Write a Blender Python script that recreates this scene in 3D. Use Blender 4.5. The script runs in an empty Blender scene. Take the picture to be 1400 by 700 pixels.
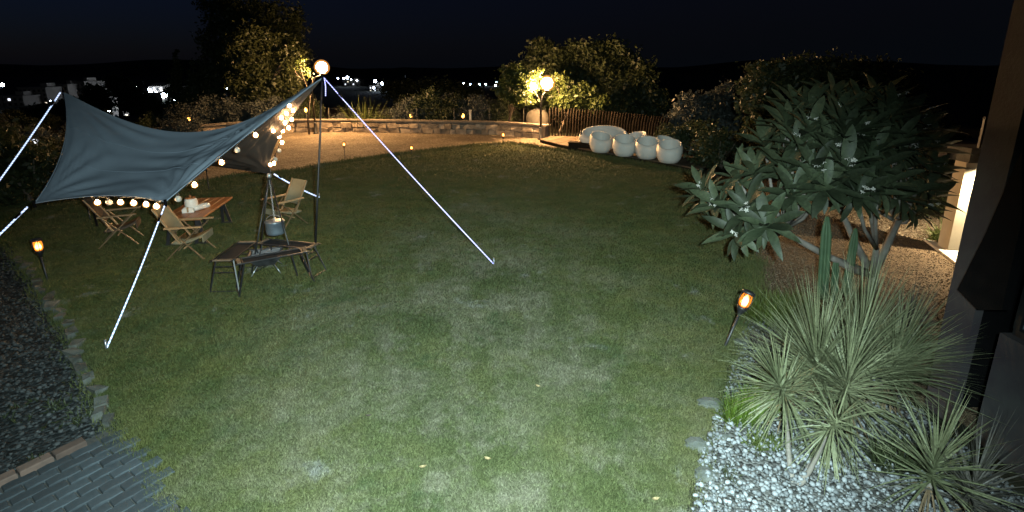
import bpy, math, random
import numpy as np
from mathutils import Vector, Matrix

random.seed(7)
RNG = np.random.default_rng(11)
R = math.radians
SC = bpy.context.scene
COL = SC.collection

# ------------------------------------------------------------------ camera
CAM_H, PITCH = 3.0, R(14)
cd = bpy.data.cameras.new('camera')
cd.sensor_width = 36.0
cd.lens = 18.0
cd.shift_y = -80.5 / 1400
cd.clip_start, cd.clip_end = 0.05, 9000
cam = bpy.data.objects.new('camera', cd)
COL.objects.link(cam)
cam.location = (0, 0, CAM_H)
cam.rotation_euler = (R(90) - PITCH, 0, 0)
SC.camera = cam

# ------------------------------------------------------------------ night sky
W = bpy.data.worlds.new('World')
SC.world = W
W.use_nodes = True
wn = W.node_tree
bg = wn.nodes['Background']
sky = wn.nodes.new('ShaderNodeTexSky')
sky.sky_type = 'NISHITA'
sky.sun_disc = False
sky.sun_elevation = R(-3.0)
sky.ozone_density = 5.0
sky.sun_rotation = R(-75)
wn.links.new(sky.outputs[0], bg.inputs[0])
bg.inputs[1].default_value = 0.06
glow = wn.nodes.new('ShaderNodeBackground')       # even light of the city in the night air
glow.inputs[0].default_value = (0.0016, 0.0023, 0.0036, 1)
glow.inputs[1].default_value = 1.0
add = wn.nodes.new('ShaderNodeAddShader')
wn.links.new(bg.outputs[0], add.inputs[0])
wn.links.new(glow.outputs[0], add.inputs[1])
wn.links.new(add.outputs[0], wn.nodes['World Output'].inputs[0])

# faint moon
sl = bpy.data.lights.new('moon', 'SUN')
sl.energy = 0.004
sl.angle = R(0.5)
sl.color = (0.75, 0.85, 1.0)
so = bpy.data.objects.new('moon', sl)
COL.objects.link(so)
so.rotation_euler = (R(40), 0, R(-25))

# the security floodlight fixed to the house wall beside the camera
fl = bpy.data.lights.new('floodlight', 'SPOT')
fl.energy = 5600
fl.color = (0.755, 1.0, 1.0)
fl.spot_size = R(104)
fl.spot_blend = 1.0
fl.shadow_soft_size = 0.06
fo = bpy.data.objects.new('floodlight', fl)
COL.objects.link(fo)
fo.location = (0.22, -0.05, 3.12)
fo.rotation_euler = (Vector((-0.30, 4.8, 0)) - fo.location).to_track_quat('-Z', 'Y').to_euler()

SC.view_settings.view_transform = 'Standard'
SC.view_settings.look = 'None'
SC.view_settings.exposure = 0.0
SC.view_settings.gamma = 1.0
SC.view_settings.use_curve_mapping = False
SC.cycles.use_denoising = True
SC.cycles.max_bounces = 5
SC.cycles.diffuse_bounces = 3
SC.cycles.transparent_max_bounces = 8
SC.cycles.sample_clamp_indirect = 2.0
SC.cycles.caustics_reflective = False
SC.cycles.caustics_refractive = False


# ------------------------------------------------------------------ helpers
def ray(px, py):
    u, v = (px - 700) / 700, (269.5 - py) / 700
    return Vector((u, math.cos(PITCH) + v * math.sin(PITCH), -math.sin(PITCH) + v * math.cos(PITCH)))


def at(px, py, z=0.0):
    d = ray(px, py)
    return Vector((0, 0, CAM_H)) + d * ((z - CAM_H) / d.z)


def on(px, py, Y):
    d = ray(px, py)
    return Vector((0, 0, CAM_H)) + d * (Y / d.y)


def lerp(a, b, t):
    return a + (b - a) * t


class MB:
    def __init__(s):
        s.v, s.f, s.sm = [], [], []

    def add(s, vs, fs, smooth=False):
        n = len(s.v)
        s.v += [tuple(p) for p in vs]
        s.f += [tuple(i + n for i in f) for f in fs]
        s.sm += [smooth] * len(fs)
        return s

    def box(s, c, size, rz=0.0, rot=None, jit=0.0):
        hx, hy, hz = size[0] / 2, size[1] / 2, size[2] / 2
        m = rot if rot is not None else Matrix.Rotation(rz, 3, 'Z')
        c = Vector(c)
        vs = []
        for z in (-hz, hz):
            for x, y in ((-hx, -hy), (hx, -hy), (hx, hy), (-hx, hy)):
                p = Vector((x, y, z))
                if jit:
                    p += Vector([random.uniform(-jit, jit) for _ in range(3)])
                vs.append(c + m @ p)
        return s.add(vs, [(3, 2, 1, 0), (4, 5, 6, 7), (0, 1, 5, 4), (1, 2, 6, 5), (2, 3, 7, 6), (3, 0, 4, 7)])

    def chamfer(s, c, size, b, rz=0.0):
        """a box whose upper edges are bevelled"""
        hx, hy, hz = size[0] / 2, size[1] / 2, size[2] / 2
        m = Matrix.Rotation(rz, 3, 'Z')
        c = Vector(c)
        vs = []
        for z, k in ((-hz, 0), (hz - b, 0), (hz, b)):
            for x, y in ((-1, -1), (1, -1), (1, 1), (-1, 1)):
                vs.append(c + m @ Vector((x * (hx - k), y * (hy - k), z)))
        f = [(3, 2, 1, 0), (8, 9, 10, 11)]
        for k in (0, 4):
            for i in range(4):
                j = (i + 1) % 4
                f.append((k + i, k + j, k + 4 + j, k + 4 + i))
        return s.add(vs, f)

    def bar(s, a, b, w, h=None, up=(0, 0, 1)):
        a, b = Vector(a), Vector(b)
        h = h or w
        d = (b - a).normalized()
        up = Vector(up)
        if abs(d.dot(up)) > 0.98:
            up = Vector((0, 1, 0))
        x = d.cross(up).normalized()
        y = x.cross(d)
        vs = []
        for p in (a, b):
            for i, j in ((-1, -1), (1, -1), (1, 1), (-1, 1)):
                vs.append(p + x * (i * w / 2) + y * (j * h / 2))
        return s.add(vs, [(3, 2, 1, 0), (4, 5, 6, 7), (0, 1, 5, 4), (1, 2, 6, 5), (2, 3, 7, 6), (3, 0, 4, 7)])

    def tube(s, pts, r, n=8, caps=True):
        pts = [Vector(p) for p in pts]
        rs = r if isinstance(r, (list, tuple)) else [r] * len(pts)
        vs, fs = [], []
        ref = None
        for i, p in enumerate(pts):
            d = (pts[min(i + 1, len(pts) - 1)] - pts[max(i - 1, 0)])
            d = d.normalized() if d.length > 1e-9 else Vector((0, 0, 1))
            if ref is None:
                ref = Vector((1, 0, 0)) if abs(d.x) < 0.8 else Vector((0, 1, 0))
            x = (ref - d * ref.dot(d)).normalized()
            ref = x
            y = d.cross(x)
            for k in range(n):
                a = 2 * math.pi * k / n
                vs.append(p + (x * math.cos(a) + y * math.sin(a)) * rs[i])
        for i in range(len(pts) - 1):
            for k in range(n):
                k2 = (k + 1) % n
                fs.append((i * n + k, i * n + k2, (i + 1) * n + k2, (i + 1) * n + k))
        if caps:
            fs.append(tuple(range(n))[::-1])
            fs.append(tuple((len(pts) - 1) * n + k for k in range(n)))
        return s.add(vs, fs, True)

    def lathe(s, prof, c=(0, 0, 0), n=20, rot=None):
        c = Vector(c)
        vs, fs = [], []
        for (r, z) in prof:
            for k in range(n):
                a = 2 * math.pi * k / n
                p = Vector((r * math.cos(a), r * math.sin(a), z))
                vs.append(c + (rot @ p if rot is not None else p))
        for i in range(len(prof) - 1):
            for k in range(n):
                k2 = (k + 1) % n
                fs.append((i * n + k, i * n + k2, (i + 1) * n + k2, (i + 1) * n + k))
        fs.append(tuple(range(n))[::-1])
        fs.append(tuple((len(prof) - 1) * n + k for k in range(n)))
        return s.add(vs, fs, True)

    def prism(s, poly, z0, z1):
        n = len(poly)
        vs = [(p[0], p[1], z0) for p in poly] + [(p[0], p[1], z1) for p in poly]
        fs = [tuple(range(n))[::-1], tuple(range(n, 2 * n))]
        for i in range(n):
            j = (i + 1) % n
            fs.append((i, j, n + j, n + i))
        return s.add(vs, fs)

    def mesh(s, name, org=(0, 0, 0)):
        me = bpy.data.meshes.new(name)
        ox, oy, oz = org
        me.from_pydata([(x - ox, y - oy, z - oz) for x, y, z in s.v], [], s.f)
        me.polygons.foreach_set('use_smooth', s.sm)
        me.update()
        return me

    def build(s, name, mat, parent=None, world=False):
        """world=True: the vertices are in world space, the (unrotated) parent's location is taken off"""
        org = tuple(parent.matrix_basis.translation) if (world and parent is not None) else (0, 0, 0)
        if world and parent is not None and parent.parent is not None:
            org = tuple(Vector(org) + parent.parent.matrix_basis.translation)
        return put(name, s.mesh(name, org), mat, parent)


def put(name, me, mat, parent=None):
    if mat is not None and not me.materials:
        me.materials.append(mat)
    o = bpy.data.objects.new(name, me)
    COL.objects.link(o)
    if parent is not None:
        o.parent = parent
    return o


def np_mesh(name, V, F, smooth=False):
    """fast mesh from an (n,3) array and an (m,k) index array"""
    me = bpy.data.meshes.new(name)
    m, k = F.shape
    me.vertices.add(len(V))
    me.vertices.foreach_set('co', np.ascontiguousarray(V, dtype=np.float32).ravel())
    me.loops.add(m * k)
    me.loops.foreach_set('vertex_index', np.ascontiguousarray(F, dtype=np.int32).ravel())
    me.polygons.add(m)
    me.polygons.foreach_set('loop_start', np.arange(0, m * k, k, dtype=np.int32))
    me.polygons.foreach_set('loop_total', np.full(m, k, dtype=np.int32))
    if smooth:
        me.polygons.foreach_set('use_smooth', np.ones(m, dtype=bool))
    me.update(calc_edges=True)
    return me


def tag(o, label=None, cat=None, group=None, kind=None):
    if label:
        o['label'] = label
    if cat:
        o['category'] = cat
    if group:
        o['group'] = group
    if kind:
        o['kind'] = kind
    return o


def thing(name, label, cat, loc=(0, 0, 0), rz=0.0, group=None, scale=1.0):
    o = bpy.data.objects.new(name, None)
    COL.objects.link(o)
    o.empty_display_size = 0.2
    o.location = loc
    o.rotation_euler = (0, 0, rz)
    o.scale = (scale,) * 3
    return tag(o, label, cat, group)


KIDS = {}


def copy_tree(root, loc, rz=0.0, label=None, scale=None, rot=None):
    def rec(o, par):
        c = o.copy()
        COL.objects.link(c)
        if par is not None:
            c.parent = par
        for ch in o.children:
            rec(ch, c)
        return c
    r = rec(root, None)
    r.location = loc
    r.rotation_euler = rot if rot is not None else (0, 0, rz)
    if scale is not None:
        r.scale = (scale,) * 3 if not isinstance(scale, (tuple, list)) else scale
    if label:
        r['label'] = label
    return r


# ------------------------------------------------------------------ materials
def new_mat(name):
    m = bpy.data.materials.new(name)
    m.use_nodes = True
    nt = m.node_tree
    return m, nt, nt.nodes['Principled BSDF']


def noise(nt, vec, scale, detail=4.0, rough=0.6):
    n = nt.nodes.new('ShaderNodeTexNoise')
    n.inputs['Scale'].default_value = scale
    n.inputs['Detail'].default_value = detail
    n.inputs['Roughness'].default_value = rough
    nt.links.new(vec, n.inputs['Vector'])
    return n.outputs['Fac']


def ramp(nt, fac, stops):
    r = nt.nodes.new('ShaderNodeValToRGB')
    el = r.color_ramp.elements
    while len(el) < len(stops):
        el.new(0.5)
    for e, (p, c) in zip(el, stops):
        e.position = p
        e.color = (*c, 1)
    nt.links.new(fac, r.inputs[0])
    return r.outputs[0]


def mixc(nt, fac, a, b, mode='MIX'):
    m = nt.nodes.new('ShaderNodeMix')
    m.data_type = 'RGBA'
    m.blend_type = mode
    for sock, val in ((m.inputs[0], fac), (m.inputs[6], a), (m.inputs[7], b)):
        if hasattr(val, 'default_value') or hasattr(val, 'is_linked'):
            nt.links.new(val, sock)
        elif isinstance(val, tuple):
            sock.default_value = (*val, 1)
        else:
            sock.default_value = val
    return m.outputs[2]


def coords(nt, kind='Object'):
    if kind == 'Position':
        g = nt.nodes.new('ShaderNodeNewGeometry')
        return g.outputs['Position']
    t = nt.nodes.new('ShaderNodeTexCoord')
    return t.outputs[kind]


def bump(nt, bs, h, strength=0.5, dist=0.02):
    b = nt.nodes.new('ShaderNodeBump')
    b.inputs['Strength'].default_value = strength
    b.inputs['Distance'].default_value = dist
    nt.links.new(h, b.inputs['Height'])
    nt.links.new(b.outputs[0], bs.inputs['Normal'])


def pm(name, c1, c2=None, scale=6.0, rough=0.7, bmp=0.0, bscale=None, metal=0.0, kind='Object', spec=0.4, vary=0.0, bdist=0.01):
    """a Principled surface with mottled colour, optional relief and per-object variation"""
    m, nt, bs = new_mat(name)
    bs.inputs['Roughness'].default_value = rough
    bs.inputs['Metallic'].default_value = metal
    bs.inputs['Specular IOR Level'].default_value = spec
    vec = coords(nt, kind)
    c2 = c2 or tuple(x * 0.7 for x in c1)
    col = ramp(nt, noise(nt, vec, scale), [(0.3, c2), (0.7, c1)])
    if vary:
        oi = nt.nodes.new('ShaderNodeObjectInfo')
        v = ramp(nt, oi.outputs['Random'], [(0, (1 - vary,) * 3), (1, (1 + vary,) * 3)])
        col = mixc(nt, 1.0, col, v, 'MULTIPLY')
    nt.links.new(col, bs.inputs['Base Color'])
    if bmp:
        bump(nt, bs, noise(nt, vec, bscale or scale * 4), bmp, bdist)
    return m


def emit(name, col, strength):
    m, nt, bs = new_mat(name)
    bs.inputs['Base Color'].default_value = (*col, 1)
    bs.inputs['Emission Color'].default_value = (*col, 1)
    bs.inputs['Emission Strength'].default_value = strength
    return m


def glow_glass(name, col, strength, clear=0.7):
    """frosted coloured glass: mostly clear, faintly glowing from the lamp inside it"""
    m = bpy.data.materials.new(name)
    m.use_nodes = True
    nt = m.node_tree
    nt.nodes.clear()
    out = nt.nodes.new('ShaderNodeOutputMaterial')
    tr = nt.nodes.new('ShaderNodeBsdfTransparent')
    em = nt.nodes.new('ShaderNodeEmission')
    em.inputs[0].default_value = (*col, 1)
    em.inputs[1].default_value = strength
    mx = nt.nodes.new('ShaderNodeMixShader')
    mx.inputs[0].default_value = 1 - clear
    nt.links.new(tr.outputs[0], mx.inputs[1])
    nt.links.new(em.outputs[0], mx.inputs[2])
    nt.links.new(mx.outputs[0], out.inputs[0])
    return m


def leaf_mat(name, c1, c2, scale=1.2, rough=0.5, trans=0.3, tcol=None, kind='Position', vary=0.0):
    m, nt, bs = new_mat(name)
    bs.inputs['Roughness'].default_value = rough
    bs.inputs['Specular IOR Level'].default_value = 0.35
    vec = coords(nt, kind)
    f1 = noise(nt, vec, scale, 3)
    col = ramp(nt, f1, [(0.3, c2), (0.7, c1)])
    f2 = noise(nt, vec, scale * 14, 2)
    col = mixc(nt, 1.0, col, ramp(nt, f2, [(0.3, (0.65,) * 3), (0.75, (1.3,) * 3)]), 'MULTIPLY')
    if vary:
        oi = nt.nodes.new('ShaderNodeObjectInfo')
        col = mixc(nt, 1.0, col, ramp(nt, oi.outputs['Random'], [(0, (1 - vary,) * 3), (1, (1 + vary,) * 3)]), 'MULTIPLY')
    nt.links.new(col, bs.inputs['Base Color'])
    tr = nt.nodes.new('ShaderNodeBsdfTranslucent')
    nt.links.new(col, tr.inputs[0])
    mx = nt.nodes.new('ShaderNodeMixShader')
    mx.inputs[0].default_value = trans
    nt.links.new(bs.outputs[0], mx.inputs[1])
    nt.links.new(tr.outputs[0], mx.inputs[2])
    nt.links.new(mx.outputs[0], nt.nodes['Material Output'].inputs[0])
    return m


def lawn_colour(nt, dark=1.0):
    """patchy turf: green with worn straw-coloured and greyish areas, fixed to the place"""
    vec = coords(nt, 'Position')
    k = dark
    green = ramp(nt, noise(nt, vec, 0.8, 6, 0.62), [(0.32, (0.040 * k, 0.052 * k, 0.020 * k)), (0.52, (0.062 * k, 0.073 * k, 0.029 * k)), (0.72, (0.092 * k, 0.094 * k, 0.038 * k))])
    straw = ramp(nt, noise(nt, vec, 7.0, 5, 0.7), [(0.3, (0.085 * k, 0.083 * k, 0.055 * k)), (0.75, (0.19 * k, 0.175 * k, 0.135 * k))])
    patch = ramp(nt, noise(nt, vec, 0.62, 9, 0.70), [(0.46, (0, 0, 0)), (0.64, (0.8, 0.8, 0.8))])
    fine = ramp(nt, noise(nt, vec, 2.6, 9, 0.75), [(0.50, (0, 0, 0)), (0.66, (0.7,) * 3)])
    c = mixc(nt, patch, green, straw)
    c = mixc(nt, fine, c, straw)
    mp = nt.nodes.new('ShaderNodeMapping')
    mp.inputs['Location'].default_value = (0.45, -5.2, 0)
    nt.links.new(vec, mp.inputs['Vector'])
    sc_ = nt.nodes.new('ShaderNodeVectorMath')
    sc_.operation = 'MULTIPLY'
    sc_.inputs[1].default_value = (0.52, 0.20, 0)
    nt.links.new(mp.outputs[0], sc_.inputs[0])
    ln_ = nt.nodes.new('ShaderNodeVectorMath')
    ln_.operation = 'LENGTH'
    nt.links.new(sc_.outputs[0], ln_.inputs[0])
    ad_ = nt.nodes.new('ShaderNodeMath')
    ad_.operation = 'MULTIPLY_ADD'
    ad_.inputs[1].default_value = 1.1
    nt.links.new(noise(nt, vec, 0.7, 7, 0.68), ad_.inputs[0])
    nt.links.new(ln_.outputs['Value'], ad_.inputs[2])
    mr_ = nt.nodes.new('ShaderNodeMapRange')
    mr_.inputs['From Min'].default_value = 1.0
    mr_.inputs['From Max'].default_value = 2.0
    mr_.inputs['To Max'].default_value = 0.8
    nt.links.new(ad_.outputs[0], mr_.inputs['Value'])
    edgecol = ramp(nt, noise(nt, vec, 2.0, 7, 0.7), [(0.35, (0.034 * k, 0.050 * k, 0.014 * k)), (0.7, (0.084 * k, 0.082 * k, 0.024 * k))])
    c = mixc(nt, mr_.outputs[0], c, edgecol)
    bare = ramp(nt, noise(nt, vec, 1.1, 8, 0.72), [(0.60, (0, 0, 0)), (0.68, (0.8,) * 3)])
    c = mixc(nt, bare, c, (0.15 * k, 0.15 * k, 0.135 * k))
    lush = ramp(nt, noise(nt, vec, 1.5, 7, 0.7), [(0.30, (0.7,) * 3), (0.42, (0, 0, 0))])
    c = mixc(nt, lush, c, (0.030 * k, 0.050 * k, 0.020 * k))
    return c, vec


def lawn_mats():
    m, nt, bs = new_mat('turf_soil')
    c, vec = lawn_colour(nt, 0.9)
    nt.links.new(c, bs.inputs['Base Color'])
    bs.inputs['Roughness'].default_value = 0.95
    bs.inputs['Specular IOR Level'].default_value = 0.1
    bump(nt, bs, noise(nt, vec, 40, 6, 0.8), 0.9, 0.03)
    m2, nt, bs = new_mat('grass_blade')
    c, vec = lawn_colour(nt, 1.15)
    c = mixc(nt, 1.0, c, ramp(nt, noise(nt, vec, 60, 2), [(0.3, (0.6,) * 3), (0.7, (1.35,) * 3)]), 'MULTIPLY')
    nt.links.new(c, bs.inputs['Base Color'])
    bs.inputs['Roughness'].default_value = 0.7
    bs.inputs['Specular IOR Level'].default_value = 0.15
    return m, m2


def gravel_mat(name, c1, c2, c3, scale=45.0, bs_=0.9, dist=0.02):
    m, nt, bs = new_mat(name)
    vec = coords(nt, 'Position')
    v = nt.nodes.new('ShaderNodeTexVoronoi')
    v.inputs['Scale'].default_value = scale
    nt.links.new(vec, v.inputs['Vector'])
    bw = nt.nodes.new('ShaderNodeRGBToBW')
    nt.links.new(v.outputs['Color'], bw.inputs[0])
    col = ramp(nt, bw.outputs[0], [(0.15, c2), (0.5, c1), (0.85, c3)])
    big = ramp(nt, noise(nt, vec, 0.8, 5, 0.65), [(0.3, (0.65,) * 3), (0.7, (1.2,) * 3)])
    col = mixc(nt, 1.0, col, big, 'MULTIPLY')
    nt.links.new(col, bs.inputs['Base Color'])
    bs.inputs['Roughness'].default_value = 0.9
    bs.inputs['Specular IOR Level'].default_value = 0.2
    inv = nt.nodes.new('ShaderNodeMath')
    inv.operation = 'SUBTRACT'
    inv.inputs[0].default_value = 1.0
    nt.links.new(v.outputs['Distance'], inv.inputs[1])
    bump(nt, bs, inv.outputs[0], bs_, dist)
    return m


def wood_mat(name, c1, c2, rough=0.55, vary=0.25, axis=0, spec=0.35):
    m, nt, bs = new_mat(name)
    vec = coords(nt, 'Object')
    mp = nt.nodes.new('ShaderNodeMapping')
    sc = [26, 26, 26]
    sc[axis] = 2.0
    mp.inputs['Scale'].default_value = sc
    nt.links.new(vec, mp.inputs['Vector'])
    f = noise(nt, mp.outputs[0], 1.0, 5, 0.65)
    col = ramp(nt, f, [(0.3, c2), (0.7, c1)])
    oi = nt.nodes.new('ShaderNodeObjectInfo')
    col = mixc(nt, 1.0, col, ramp(nt, oi.outputs['Random'], [(0, (1 - vary,) * 3), (1, (1 + vary,) * 3)]), 'MULTIPLY')
    nt.links.new(col, bs.inputs['Base Color'])
    bs.inputs['Roughness'].default_value = rough
    bs.inputs['Specular IOR Level'].default_value = spec
    bump(nt, bs, f, 0.3, 0.004)
    return m


M = {}
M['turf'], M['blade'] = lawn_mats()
M['dirt'] = pm('dark_earth', (0.035, 0.034, 0.022), (0.014, 0.016, 0.010), 0.6, 0.95, 0.6, 9, kind='Position', spec=0.1, bdist=0.05)
M['gravel'] = gravel_mat('brown_gravel', (0.20, 0.155, 0.105), (0.09, 0.07, 0.048), (0.34, 0.28, 0.20), 30, 1.0, 0.04)
M['gravel_path'] = gravel_mat('path_gravel', (0.13, 0.088, 0.052), (0.055, 0.038, 0.023), (0.21, 0.15, 0.095), 75)
M['gravel_grey'] = gravel_mat('grey_gravel', (0.020, 0.024, 0.025), (0.007, 0.009, 0.009), (0.048, 0.055, 0.057), 30)
M['bed'] = gravel_mat('bed_soil', (0.075, 0.075, 0.07), (0.03, 0.03, 0.028), (0.14, 0.14, 0.135), 40)
M['pebble'] = pm('white_pebble', (0.23, 0.245, 0.255), (0.11, 0.118, 0.124), 9, 0.7, 0.25, 30, vary=0.42, bdist=0.003)
M['pebble_mix'] = pm('white_pebble_mass', (0.24, 0.255, 0.265), (0.05, 0.054, 0.056), 19, 0.6, kind='Position')
M['grit'] = pm('grey_stone', (0.060, 0.066, 0.068), (0.010, 0.012, 0.011), 14, 0.85, kind='Position')
M['brownstone'] = pm('brown_stone_chip', (0.19, 0.135, 0.085), (0.06, 0.042, 0.027), 14, 0.85, kind='Position')
M['paver'] = pm('grey_paver', (0.040, 0.052, 0.060), (0.022, 0.029, 0.034), 10, 0.85, 0.5, 60, vary=0.28, bdist=0.004)
M['kerb'] = pm('red_brick', (0.12, 0.078, 0.06), (0.065, 0.046, 0.038), 9, 0.9, 0.5, 50, vary=0.3, bdist=0.004)
M['joint'] = pm('sand_joint', (0.06, 0.06, 0.055), (0.03, 0.03, 0.028), 20, 0.95, kind='Position')
M['rock'] = pm('field_stone', (0.36, 0.29, 0.21), (0.15, 0.115, 0.08), 3.5, 0.9, 0.9, 14, vary=0.35, bdist=0.03)
M['mortar'] = pm('mortar', (0.20, 0.165, 0.125), (0.11, 0.09, 0.07), 5, 0.95, 0.6, 30)
M['edgestone'] = pm('edge_stone', (0.22, 0.22, 0.21), (0.10, 0.10, 0.095), 7, 0.9, 0.7, 24, vary=0.35, bdist=0.02)
M['edgedark'] = pm('dark_edge_stone', (0.10, 0.105, 0.095), (0.04, 0.045, 0.038), 7, 0.9, 0.7, 24, vary=0.35, bdist=0.02)  # darker version of the edge stone tone
M['concrete'] = pm('grey_render', (0.052, 0.052, 0.050), (0.026, 0.019, 0.025), 1.6, 0.9, 0.5, 40, bdist=0.006)
M['cream'] = pm('cream_render', (0.62, 0.57, 0.46), (0.50, 0.45, 0.36), 3, 0.85, 0.2, 30)
M['pad'] = pm('pale_paving', (0.62, 0.60, 0.55), (0.45, 0.43, 0.39), 5, 0.8, 0.25, 40)
M['black'] = pm('black_metal', (0.016, 0.016, 0.017), (0.009, 0.009, 0.010), 12, 0.45, 0.1, 60, spec=0.5)
M['blackmatt'] = pm('matt_black', (0.006, 0.006, 0.0065), (0.004, 0.004, 0.0045), 8, 0.95, 0.3, 90, spec=0.05)
M['steel'] = pm('brushed_steel', (0.45, 0.46, 0.48), (0.32, 0.33, 0.35), 14, 0.35, 0.1, 50, metal=0.8)
M['wire'] = pm('weathered_wire', (0.07, 0.07, 0.065), (0.04, 0.04, 0.037), 9, 0.8)
M['tank'] = pm('dull_plastic', (0.085, 0.078, 0.066), (0.055, 0.05, 0.042), 3, 0.9, spec=0.1)
M['pot'] = pm('anodised_pot', (0.17, 0.20, 0.23), (0.11, 0.13, 0.15), 10, 0.4, 0.1, 50, metal=0.5)
M['mesh'] = pm('dark_mesh', (0.012, 0.012, 0.013), (0.007, 0.007, 0.008), 60, 0.95, 0.4, 160, spec=0.2)
M['white'] = pm('white_plastic', (0.74, 0.69, 0.62), (0.66, 0.61, 0.54), 3, 0.55, 0.05, 30)
M['ceramic'] = pm('white_ceramic', (0.72, 0.68, 0.62), (0.60, 0.56, 0.50), 8, 0.35)
M['khaki'] = pm('khaki_canvas', (0.23, 0.21, 0.14), (0.17, 0.155, 0.10), 5, 0.9, 0.4, 140, spec=0.15, bdist=0.003)
M['shadecanvas'] = pm('shaded_canvas', (0.10, 0.075, 0.055), (0.065, 0.05, 0.038), 5, 0.9, 0.4, 140, spec=0.15, bdist=0.003)  # darker chair canvas, the tarp's shade put into the colour
M['beech'] = wood_mat('beech', (0.32, 0.21, 0.11), (0.20, 0.13, 0.065))
M['darkbeech'] = wood_mat('stained_beech', (0.15, 0.10, 0.05), (0.09, 0.058, 0.03))
M['table_wood'] = wood_mat('oiled_table_wood', (0.30, 0.125, 0.045), (0.17, 0.065, 0.022), 0.35, 0.18, axis=1)
M['deck'] = wood_mat('deck_board', (0.13, 0.095, 0.066), (0.07, 0.052, 0.035), 0.85, 0.3, spec=0.1)
M['slat'] = wood_mat('dark_slat', (0.020, 0.015, 0.011), (0.009, 0.007, 0.005), 0.95, 0.35, axis=2, spec=0.03)
M['walk'] = wood_mat('walkway_plank', (0.15, 0.105, 0.068), (0.075, 0.052, 0.033), 0.8, 0.3)
M['bark'] = pm('bark', (0.13, 0.105, 0.08), (0.065, 0.05, 0.038), 8, 0.95, 0.8, 20, bdist=0.02)
M['greybark'] = pm('smooth_grey_bark', (0.20, 0.18, 0.155), (0.11, 0.095, 0.08), 9, 0.85, 0.5, 24, bdist=0.01)
M['cactus'] = pm('cactus_skin', (0.060, 0.105, 0.050), (0.035, 0.065, 0.032), 6, 0.6, 0.2, 30)
M['lamp'] = emit('lamp_core', (1.0, 0.56, 0.23), 2600)
M['lamp_glass'] = glow_glass('lamp_glass', (1.0, 0.40, 0.09), 1.6, 0.74)
M['bulb_glass'] = glow_glass('bulb_glass', (1.0, 0.45, 0.12), 2.4, 0.6)
M['torch_glass'] = glow_glass('torch_glass', (1.0, 0.26, 0.02), 2.2, 0.55)
M['lamp_small'] = emit('lamp_globe_small', (1.0, 0.58, 0.24), 700)
M['bulb'] = emit('warm_bulb', (1.0, 0.60, 0.28), 240)
M['bulb_off'] = pm('unlit_bulb_glass', (0.55, 0.50, 0.42), (0.45, 0.40, 0.34), 8, 0.15, spec=0.6)
m, nt, bs = new_mat('torch_diffuser')
lw = nt.nodes.new('ShaderNodeSeparateXYZ')
nt.links.new(coords(nt, 'Generated'), lw.inputs[0])
fz = ramp(nt, lw.outputs[2], [(0.0, (0.08,) * 3), (0.30, (1.0,) * 3), (0.62, (0.75,) * 3), (1.0, (0.06,) * 3)])
fc = ramp(nt, lw.outputs[2], [(0.0, (1.0, 0.22, 0.02)), (0.35, (1.0, 0.50, 0.12)), (1.0, (1.0, 0.22, 0.02))])
ms = nt.nodes.new('ShaderNodeMath')
ms.operation = 'MULTIPLY'
ms.inputs[1].default_value = 22
nt.links.new(fz, ms.inputs[0])
nt.links.new(fc, bs.inputs['Emission Color'])
nt.links.new(ms.outputs[0], bs.inputs['Emission Strength'])
M['flame'] = m
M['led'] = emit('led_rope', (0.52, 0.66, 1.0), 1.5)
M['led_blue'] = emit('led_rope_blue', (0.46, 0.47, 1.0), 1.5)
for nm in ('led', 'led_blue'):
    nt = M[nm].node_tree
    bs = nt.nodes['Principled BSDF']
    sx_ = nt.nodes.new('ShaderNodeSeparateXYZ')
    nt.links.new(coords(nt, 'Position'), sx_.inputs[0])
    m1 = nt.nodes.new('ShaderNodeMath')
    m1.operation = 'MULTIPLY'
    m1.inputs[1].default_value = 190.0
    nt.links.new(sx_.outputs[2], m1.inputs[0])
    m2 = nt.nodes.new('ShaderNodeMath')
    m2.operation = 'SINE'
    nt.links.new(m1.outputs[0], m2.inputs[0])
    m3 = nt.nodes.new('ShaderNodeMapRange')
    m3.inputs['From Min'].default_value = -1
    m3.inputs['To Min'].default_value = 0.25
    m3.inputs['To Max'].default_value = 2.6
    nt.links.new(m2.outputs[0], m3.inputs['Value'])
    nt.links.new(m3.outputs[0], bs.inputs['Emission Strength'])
M['winlit'] = emit('lit_window', (0.85, 0.90, 1.0), 1.6)
M['winwarm'] = emit('lit_window_warm', (1.0, 0.86, 0.62), 1.0)
M['citylamp'] = emit('street_light', (0.66, 0.80, 1.0), 80)
M['citywarm'] = emit('street_light_warm', (1.0, 0.8, 0.5), 14)
M['amber'] = emit('amber_garden_light', (1.0, 0.42, 0.08), 10)
M['bluespot'] = emit('blue_garden_light', (0.35, 0.65, 1.0), 26)
M['facade'] = pm('far_facade', (0.15, 0.125, 0.10), (0.10, 0.085, 0.07), 0.3, 0.9, kind='Position')
M['windark'] = pm('dark_pane', (0.02, 0.022, 0.018), (0.012, 0.013, 0.016), 3, 0.2)
M['blind'] = pm('blue_grey_blind', (0.13, 0.17, 0.20), (0.10, 0.13, 0.155), 5, 0.5)

# tarp fabric
m, nt, bs = new_mat('tarp_fabric')
vec = coords(nt, 'Object')
c = ramp(nt, noise(nt, vec, 1.5, 5), [(0.3, (0.225, 0.265, 0.32)), (0.7, (0.27, 0.32, 0.38))])
nt.links.new(c, bs.inputs['Base Color'])
bs.inputs['Roughness'].default_value = 0.75
bs.inputs['Specular IOR Level'].default_value = 0.25
bump(nt, bs, noise(nt, vec, 160, 2), 0.15, 0.002)
M['tarp'] = m

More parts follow.
